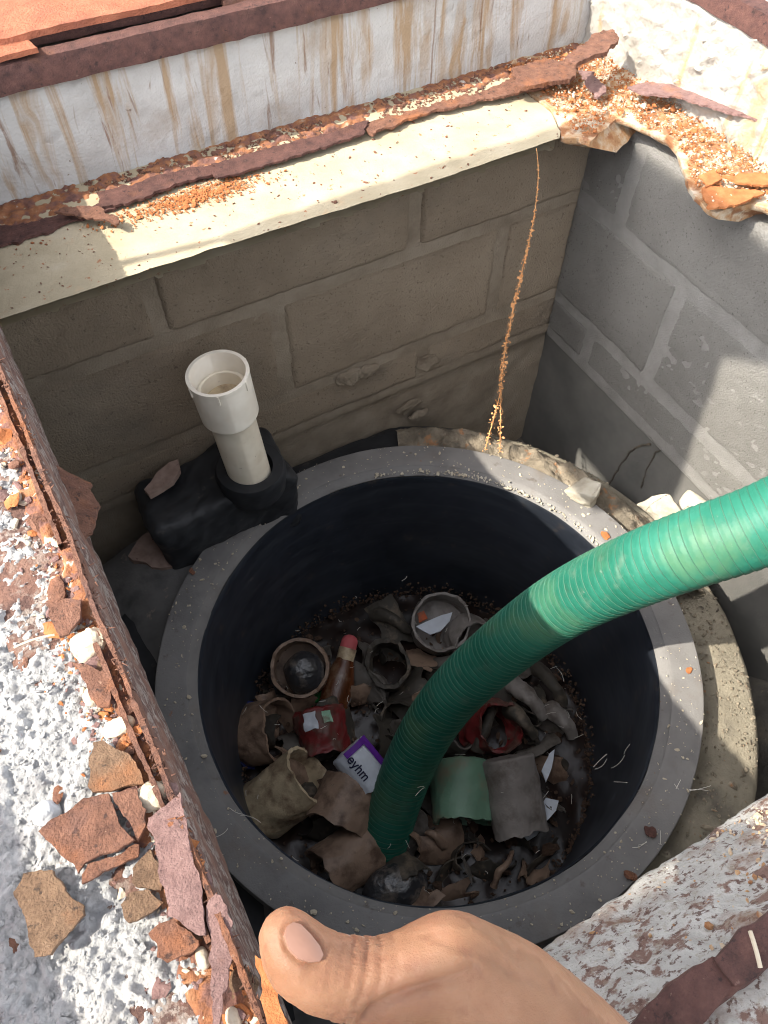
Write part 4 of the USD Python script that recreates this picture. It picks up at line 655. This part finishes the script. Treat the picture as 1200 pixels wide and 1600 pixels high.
for g_, lk, lab in zip(groups, ('t_dark', 't_brown', 't_mix'), ('black soaked scraps packed between the pots in the tank', 'brown torn shells wedged between the pots in the tank', 'grimy grey-brown scraps wedged between the pots in the tank')):
    obj('soaked_scraps', trimesh.util.concatenate(g_), K[lk], label=lab, cat='scraps', kind='stuff')
# ------------------------------------------------------------------ cobweb and fibres
cw = thing('cobweb', 'hanging cobweb strand beaded with golden grit before the far corner', 'cobweb')
cpath = spline([ony(838, 232, -.003), atd(826, 380, 1.21), atd(805, 470, 1.27), atd(783, 610, 1.36)], 160)
pa, pb = onz(758, 703, -.497), onz(781, 706, -.497)
obj('strand', sweep(cpath, .0006, 5), K['cobweb'], cw); obj('strand', sweep(spline([cpath[-1], (cpath[-1] + pa) / 2, pa], 20), .0006, 5), K['cobweb'], cw); obj('strand', sweep(spline([cpath[-1], (cpath[-1] + pb) / 2, pb], 20), .0006, 5), K['cobweb'], cw)
rr_ = np.random.default_rng(91); idx = (160 * rr_.random(900) ** .5).astype(int).clip(0, 159); gp = cpath[idx] + rr_.normal(0, 1, (900, 3)) * (.0005 + .0022 * idx[:, None] / 160); gp = np.vstack([gp, np.linspace(cpath[-1], pa, 160) + rr_.normal(0, .0022, (160, 3)), np.linspace(cpath[-1], pb, 160) + rr_.normal(0, .0022, (160, 3))])
obj('grit', crumbs(gp, rr_.lognormal(-7.05, .55, len(gp)), 3, .9), K['cobweb'], cw, smooth=False, kind='stuff')
hair = []
def fib(p, L, curl=.3, w=.00035):
    d = RNG.normal(size=3); d /= np.linalg.norm(d); e = RNG.normal(size=3) * curl; hair.append(sweep(spline([p, p + d * L * .5 + e * L * .3, p + d * L], 6), w, 4))
for k in range(80):
    a, rr2 = RNG.uniform(0, 2 * np.pi), .33 * math.sqrt(RNG.random()); fib(A([CX + rr2 * math.cos(a), CY + rr2 * math.sin(a), RNG.uniform(-.86, -.78)]), RNG.uniform(.006, .02))
for (u, v, z) in [(975, 1180, -.60), (985, 1222, -.60), (1060, 1235, -.495), (1075, 1235, -.495), (1008, 1318, -.495), (1032, 1320, -.495), (870, 1042, -.7), (660, 1230, -.6), (362, 1290, -.495), (380, 1275, -.495), (930, 1200, -.6)]:
    for j in range(2): fib(onz(u, v, z) + RNG.normal(0, .002, 3), RNG.uniform(.012, .03), .3, .0003)
obj('loose_fibres', trimesh.util.concatenate(hair), K['fibre'], label='fine pale hairs and fibres caught in and over the tank', cat='fibres', kind='stuff')
tw = thing('straw', 'thin dry straw lying on the white concrete near the pebble', 'straw'); obj('stalk', sweep(spline([onz(22, 1012, TOP + .004), onz(50, 1000, TOP + .006), onz(85, 992, TOP + .004)], 14), .0007, 6), K['pale_stone'], tw)

# ------------------------------------------------------------------ the hand
def hull_chain(chain):
    out = manifold3d.Manifold()
    for (a, ra), (b, rb) in zip(chain[:-1], chain[1:]):
        s1 = manifold3d.Manifold.sphere(ra, 40).translate(list(map(float, a))); s2 = manifold3d.Manifold.sphere(rb, 40).translate(list(map(float, b)))
        out = out + manifold3d.Manifold.batch_hull([s1, s2])
    return out
J = lambda u, v, t, r: (atd(u, v, t), r)
px = .272 / FPX
thumb = [J(448, 1464, .268, .0098), J(470, 1500, .268, .0124), J(520, 1527, .272, .0132), J(600, 1533, .276, .0138), J(655, 1520, .278, .0158), J(705, 1508, .280, .0180), J(790, 1570, .285, .0230), J(900, 1680, .292, .0270), J(985, 1760, .300, .0275)]
index = [J(900, 1700, .305, .0250), J(760, 1660, .282, .0178), J(690, 1640, .276, .0135), J(622, 1622, .272, .0112), J(640, 1700, .278, .0100), J(690, 1760, .290, .0092)]
mid = [J(930, 1760, .315, .024), J(780, 1740, .306, .015), J(610, 1700, .300, .0112), J(650, 1780, .306, .0098), J(720, 1800, .312, .009)]
rng_ = [J(950, 1790, .325, .022), J(800, 1790, .328, .0145), J(640, 1760, .325, .0105), J(680, 1830, .330, .0094), J(745, 1840, .335, .0086)]
pink = [J(960, 1810, .335, .020), J(830, 1840, .348, .013), J(690, 1810, .346, .0092), J(720, 1870, .350, .0084), J(775, 1880, .352, .008)]
fore = [J(900, 1680, .292, .0270), J(960, 1800, .318, .0285), J(1090, 1930, .330, .0300), J(1400, 2250, .350, .040), J(1650, 2550, .365, .046)]
man = manifold3d.Manifold()
for ch in (thumb, index, mid, rng_, pink, fore): man = man + hull_chain(ch)
pal = manifold3d.Manifold.batch_hull([manifold3d.Manifold.sphere(r, 32).translate(list(map(float, a))) for a, r in (index[0], index[1], mid[1], rng_[1], pink[1], thumb[-1])]); man = man + pal
man = man.refine_to_length(.0016); mm = man.to_mesh(); hand = trimesh.Trimesh(mm.vert_properties[:, :3], mm.tri_verts, process=False); hand.merge_vertices(digits_vertex=6)
h0 = hand.vertices.copy(); nb = hand.vertex_neighbors; ln_ = np.array([len(x) for x in nb]); ii = np.repeat(np.arange(len(nb)), ln_); jj = np.concatenate([np.asarray(x) for x in nb])
from scipy.sparse import coo_matrix
Wm = coo_matrix((1.0 / ln_[ii], (ii, jj)), shape=(len(nb),) * 2).tocsr(); hv = hand.vertices.copy()
for it in range(40): hv = hv + .5 * (Wm @ hv - hv); hv = hv - .505 * (Wm @ hv - hv) if it % 2 else hv
bad = np.linalg.norm(hv - h0, axis=1) > .006; hv[bad] = h0[bad]
for it in range(6): hv = hv + .5 * (Wm @ hv - hv)
hand.vertices = hv
hv = np.array(hand.vertices); hn = np.nan_to_num(np.array(hand.vertex_normals)); jt = lambda i: thumb[i][0]
disp = sn(hv, 420, 3, 3) * .00035 + sn(hv, 60, 5, 2) * .0006
axd = jt(3) - jt(1); la = np.linalg.norm(axd); axd = axd / la; rel = hv - jt(1); sa = rel @ axd; rad_ = np.linalg.norm(rel - sa[:, None] * axd, axis=1)
on = np.exp(-((sa - .62 * la) / (.30 * la)) ** 2) * np.clip((.028 - rad_) / .008, 0, 1)
disp -= on * .0013 * np.clip(np.sin(sa * 2 * np.pi / .0046 + 2.0 * sn(hv, 90, 8, 2)) - .35, 0, 1)          # creases over the thumb joint
def crease(P, w, dep):
    kd = cKDTree(spline(P, 80)); d_, _ = kd.query(hv); return -dep * np.exp(-(d_ / w) ** 2)
proj_ = (hv - EYE) @ ROT.T; pu, pv = 600 + FPX * proj_[:, 0] / proj_[:, 2], 800 + FPX * proj_[:, 1] / proj_[:, 2]; FU, FV = pu[hand.faces], pv[hand.faces]
def surf(u, v):
    """where a sight line first meets the hand, to set creases and the nail on its skin"""
    c = np.where((FU.min(1) <= u) & (FU.max(1) >= u) & (FV.min(1) <= v) & (FV.max(1) >= v))[0]; best = None; d = ray(u, v)
    for k in c:
        A0, B0, C0 = hv[hand.faces[k]]; n_ = np.cross(B0 - A0, C0 - A0); dn = d @ n_
        if abs(dn) < 1e-16: continue
        t_ = ((A0 - EYE) @ n_) / dn; P_ = EYE + d * t_
        w1 = np.cross(B0 - A0, P_ - A0) @ n_; w2 = np.cross(C0 - B0, P_ - B0) @ n_; w3 = np.cross(A0 - C0, P_ - C0) @ n_
        if min(w1, w2, w3) >= -1e-22 and t_ > 0 and (best is None or t_ < best): best = t_
    return atd(u, v, best if best else .27)
disp += crease([surf(u, v) for u, v in [(572, 1592), (600, 1568), (640, 1548), (690, 1532), (740, 1512)]], .0022, .0022)
disp += crease([surf(u, v) for u, v in [(443, 1462), (447, 1447), (458, 1440), (470, 1444), (486, 1460), (500, 1478), (506, 1492), (500, 1503), (484, 1505), (465, 1499), (450, 1484), (443, 1462)]], .0011, .0011)
for k in range(6): disp += crease([surf(u, v) for u, v in [(655 + 14 * k, 1462 + 5 * k), (705 + 12 * k, 1456 + 9 * k), (760 + 11 * k, 1474 + 11 * k)]], .0013, .00045)
disp += crease([surf(u, v) for u, v in [(690, 1545), (740, 1530), (800, 1522), (850, 1540)]], .0016, .0006)
hand.vertices = hv + hn * disp[:, None]
person = thing('person', 'bare hand and forearm, thumb pointing left with its nail up, held over the near rim', 'person')
obj('hand', hand, K['skin'], person, smooth=True)
nc = [surf(u, v) for u, v in [(448, 1452), (475, 1450), (492, 1468), (505, 1490), (490, 1505), (465, 1500), (446, 1478), (470, 1475)]]
hv2 = hand.vertices; kd = cKDTree(hv2)
outl = [(443, 1462), (447, 1447), (458, 1440), (470, 1444), (486, 1460), (500, 1478), (506, 1492), (500, 1503), (484, 1505), (465, 1499), (450, 1484)]
g2 = []
pol = Polygon(outl).buffer(-1)
for u in np.arange(440, 510, 4.0):
    for v in np.arange(1438, 1508, 4.0):
        if shapely.contains_xy(pol, u, v): g2.append((u, v))
g2 += list(pol.segmentize(4).exterior.coords)[:-1]; g2 = A(g2)
cs = A([surf(u, v) for u, v in g2]); cc = A([surf(474, 1474)])[0]; nrm = hn[kd.query(cc)[1]]
# a smooth quadric through the surface samples, lifted a little: the nail plate
e1 = np.cross(nrm, [0, 0, 1.]); e1 /= np.linalg.norm(e1); e2 = np.cross(nrm, e1); a_ = (cs - cc) @ e1; b_ = (cs - cc) @ e2; h_ = (cs - cc) @ nrm
Mq = np.c_[np.ones_like(a_), a_, b_, a_ * a_, a_ * b_, b_ * b_]; co = np.linalg.lstsq(Mq, h_, rcond=None)[0]; hs_ = Mq @ co
from scipy.spatial import Delaunay
tri = Delaunay(g2).simplices; inside = shapely.contains_xy(pol.buffer(.3), *g2[tri].mean(1).T); tri = tri[inside]
top_ = cc + a_[:, None] * e1 + b_[:, None] * e2 + (hs_ + .0007)[:, None] * nrm; bot_ = top_ - nrm * .0016; nn_ = len(top_)
nm = trimesh.Trimesh(np.vstack([top_, bot_]), np.vstack([tri, tri[:, ::-1] + nn_]), process=False)
bd = trimesh.Trimesh(top_, tri, process=False); ed = bd.edges_sorted; uq, ct = np.unique(ed, axis=0, return_counts=True); bnd = {tuple(x) for x in uq[ct == 1]}
sides = []
for a, b in bd.edges:
    if tuple(sorted((a, b))) in bnd: sides += [[b, a, a + nn_], [b, a + nn_, b + nn_]]
nm = trimesh.Trimesh(nm.vertices, np.vstack([nm.faces, sides]), process=False); trimesh.repair.fix_normals(nm); obj('thumbnail', nm, K['nail'], person, smooth=50)

# ------------------------------------------------------------------ things standing round the pit that shade parts of it
leaf = thing('propped_leaf', 'second rusty hatch leaf propped upright on a thin stake left of the pit', 'hatch leaf')
XP = -1.30
lf = slab([(-.150, .75), (-.142, .95), (-.118, 1.19), (-.14, 1.21), (-.185, 1.235), (-.5, 1.24), (-.5, 1.37), (.19, 1.37), (.14, .95), (.115, .77)], 0, .006, .02, .006, 30, 0, 20, 3); v = lf.vertices.copy(); lf.vertices = np.c_[XP + v[:, 2], v[:, 0], v[:, 1]]
obj('plate', lf, K['rust_lid'], leaf); obj('stake', sweep([[XP - .006, .10, .12], [XP - .006, .11, 1.2]], .006, 10), K['steel'], leaf)
dr = thing('plastic_drum', 'tall blue plastic drum standing left of the near rim', 'drum'); m = lathe([(.001, 0), (.23, 0), (.245, .02), (.25, .3), (.256, .31), (.25, .32), (.25, .66), (.256, .67), (.25, .68), (.245, .98), (.20, 1.0), (.001, 1.0)], 64); m.apply_translation([-1.56, -.915, .129]); obj('body', m, K['drum'], dr)
m = lathe([(.001, .0), (.03, 0), (.03, .02), (.001, .02)], 24); m.apply_translation([-1.46, -.915, 1.129]); obj('bung', m, K['steel'], dr)
tb = thing('toolbox', 'red steel toolbox on the concrete left of the rust flakes', 'toolbox'); obj('body', rbox((-1.345, -.86, .145), (-1.150, -.53, .36), .05, .008), K['box_red'], tb); obj('lid', rbox((-1.347, -.862, .361), (-1.148, -.528, .39), .05, .008), K['box_red'], tb)
obj('handle', sweep(spline([[-1.25, -.78, .388], [-1.25, -.77, .42], [-1.25, -.62, .42], [-1.25, -.61, .388]], 20), .006, 8), K['steel'], tb)
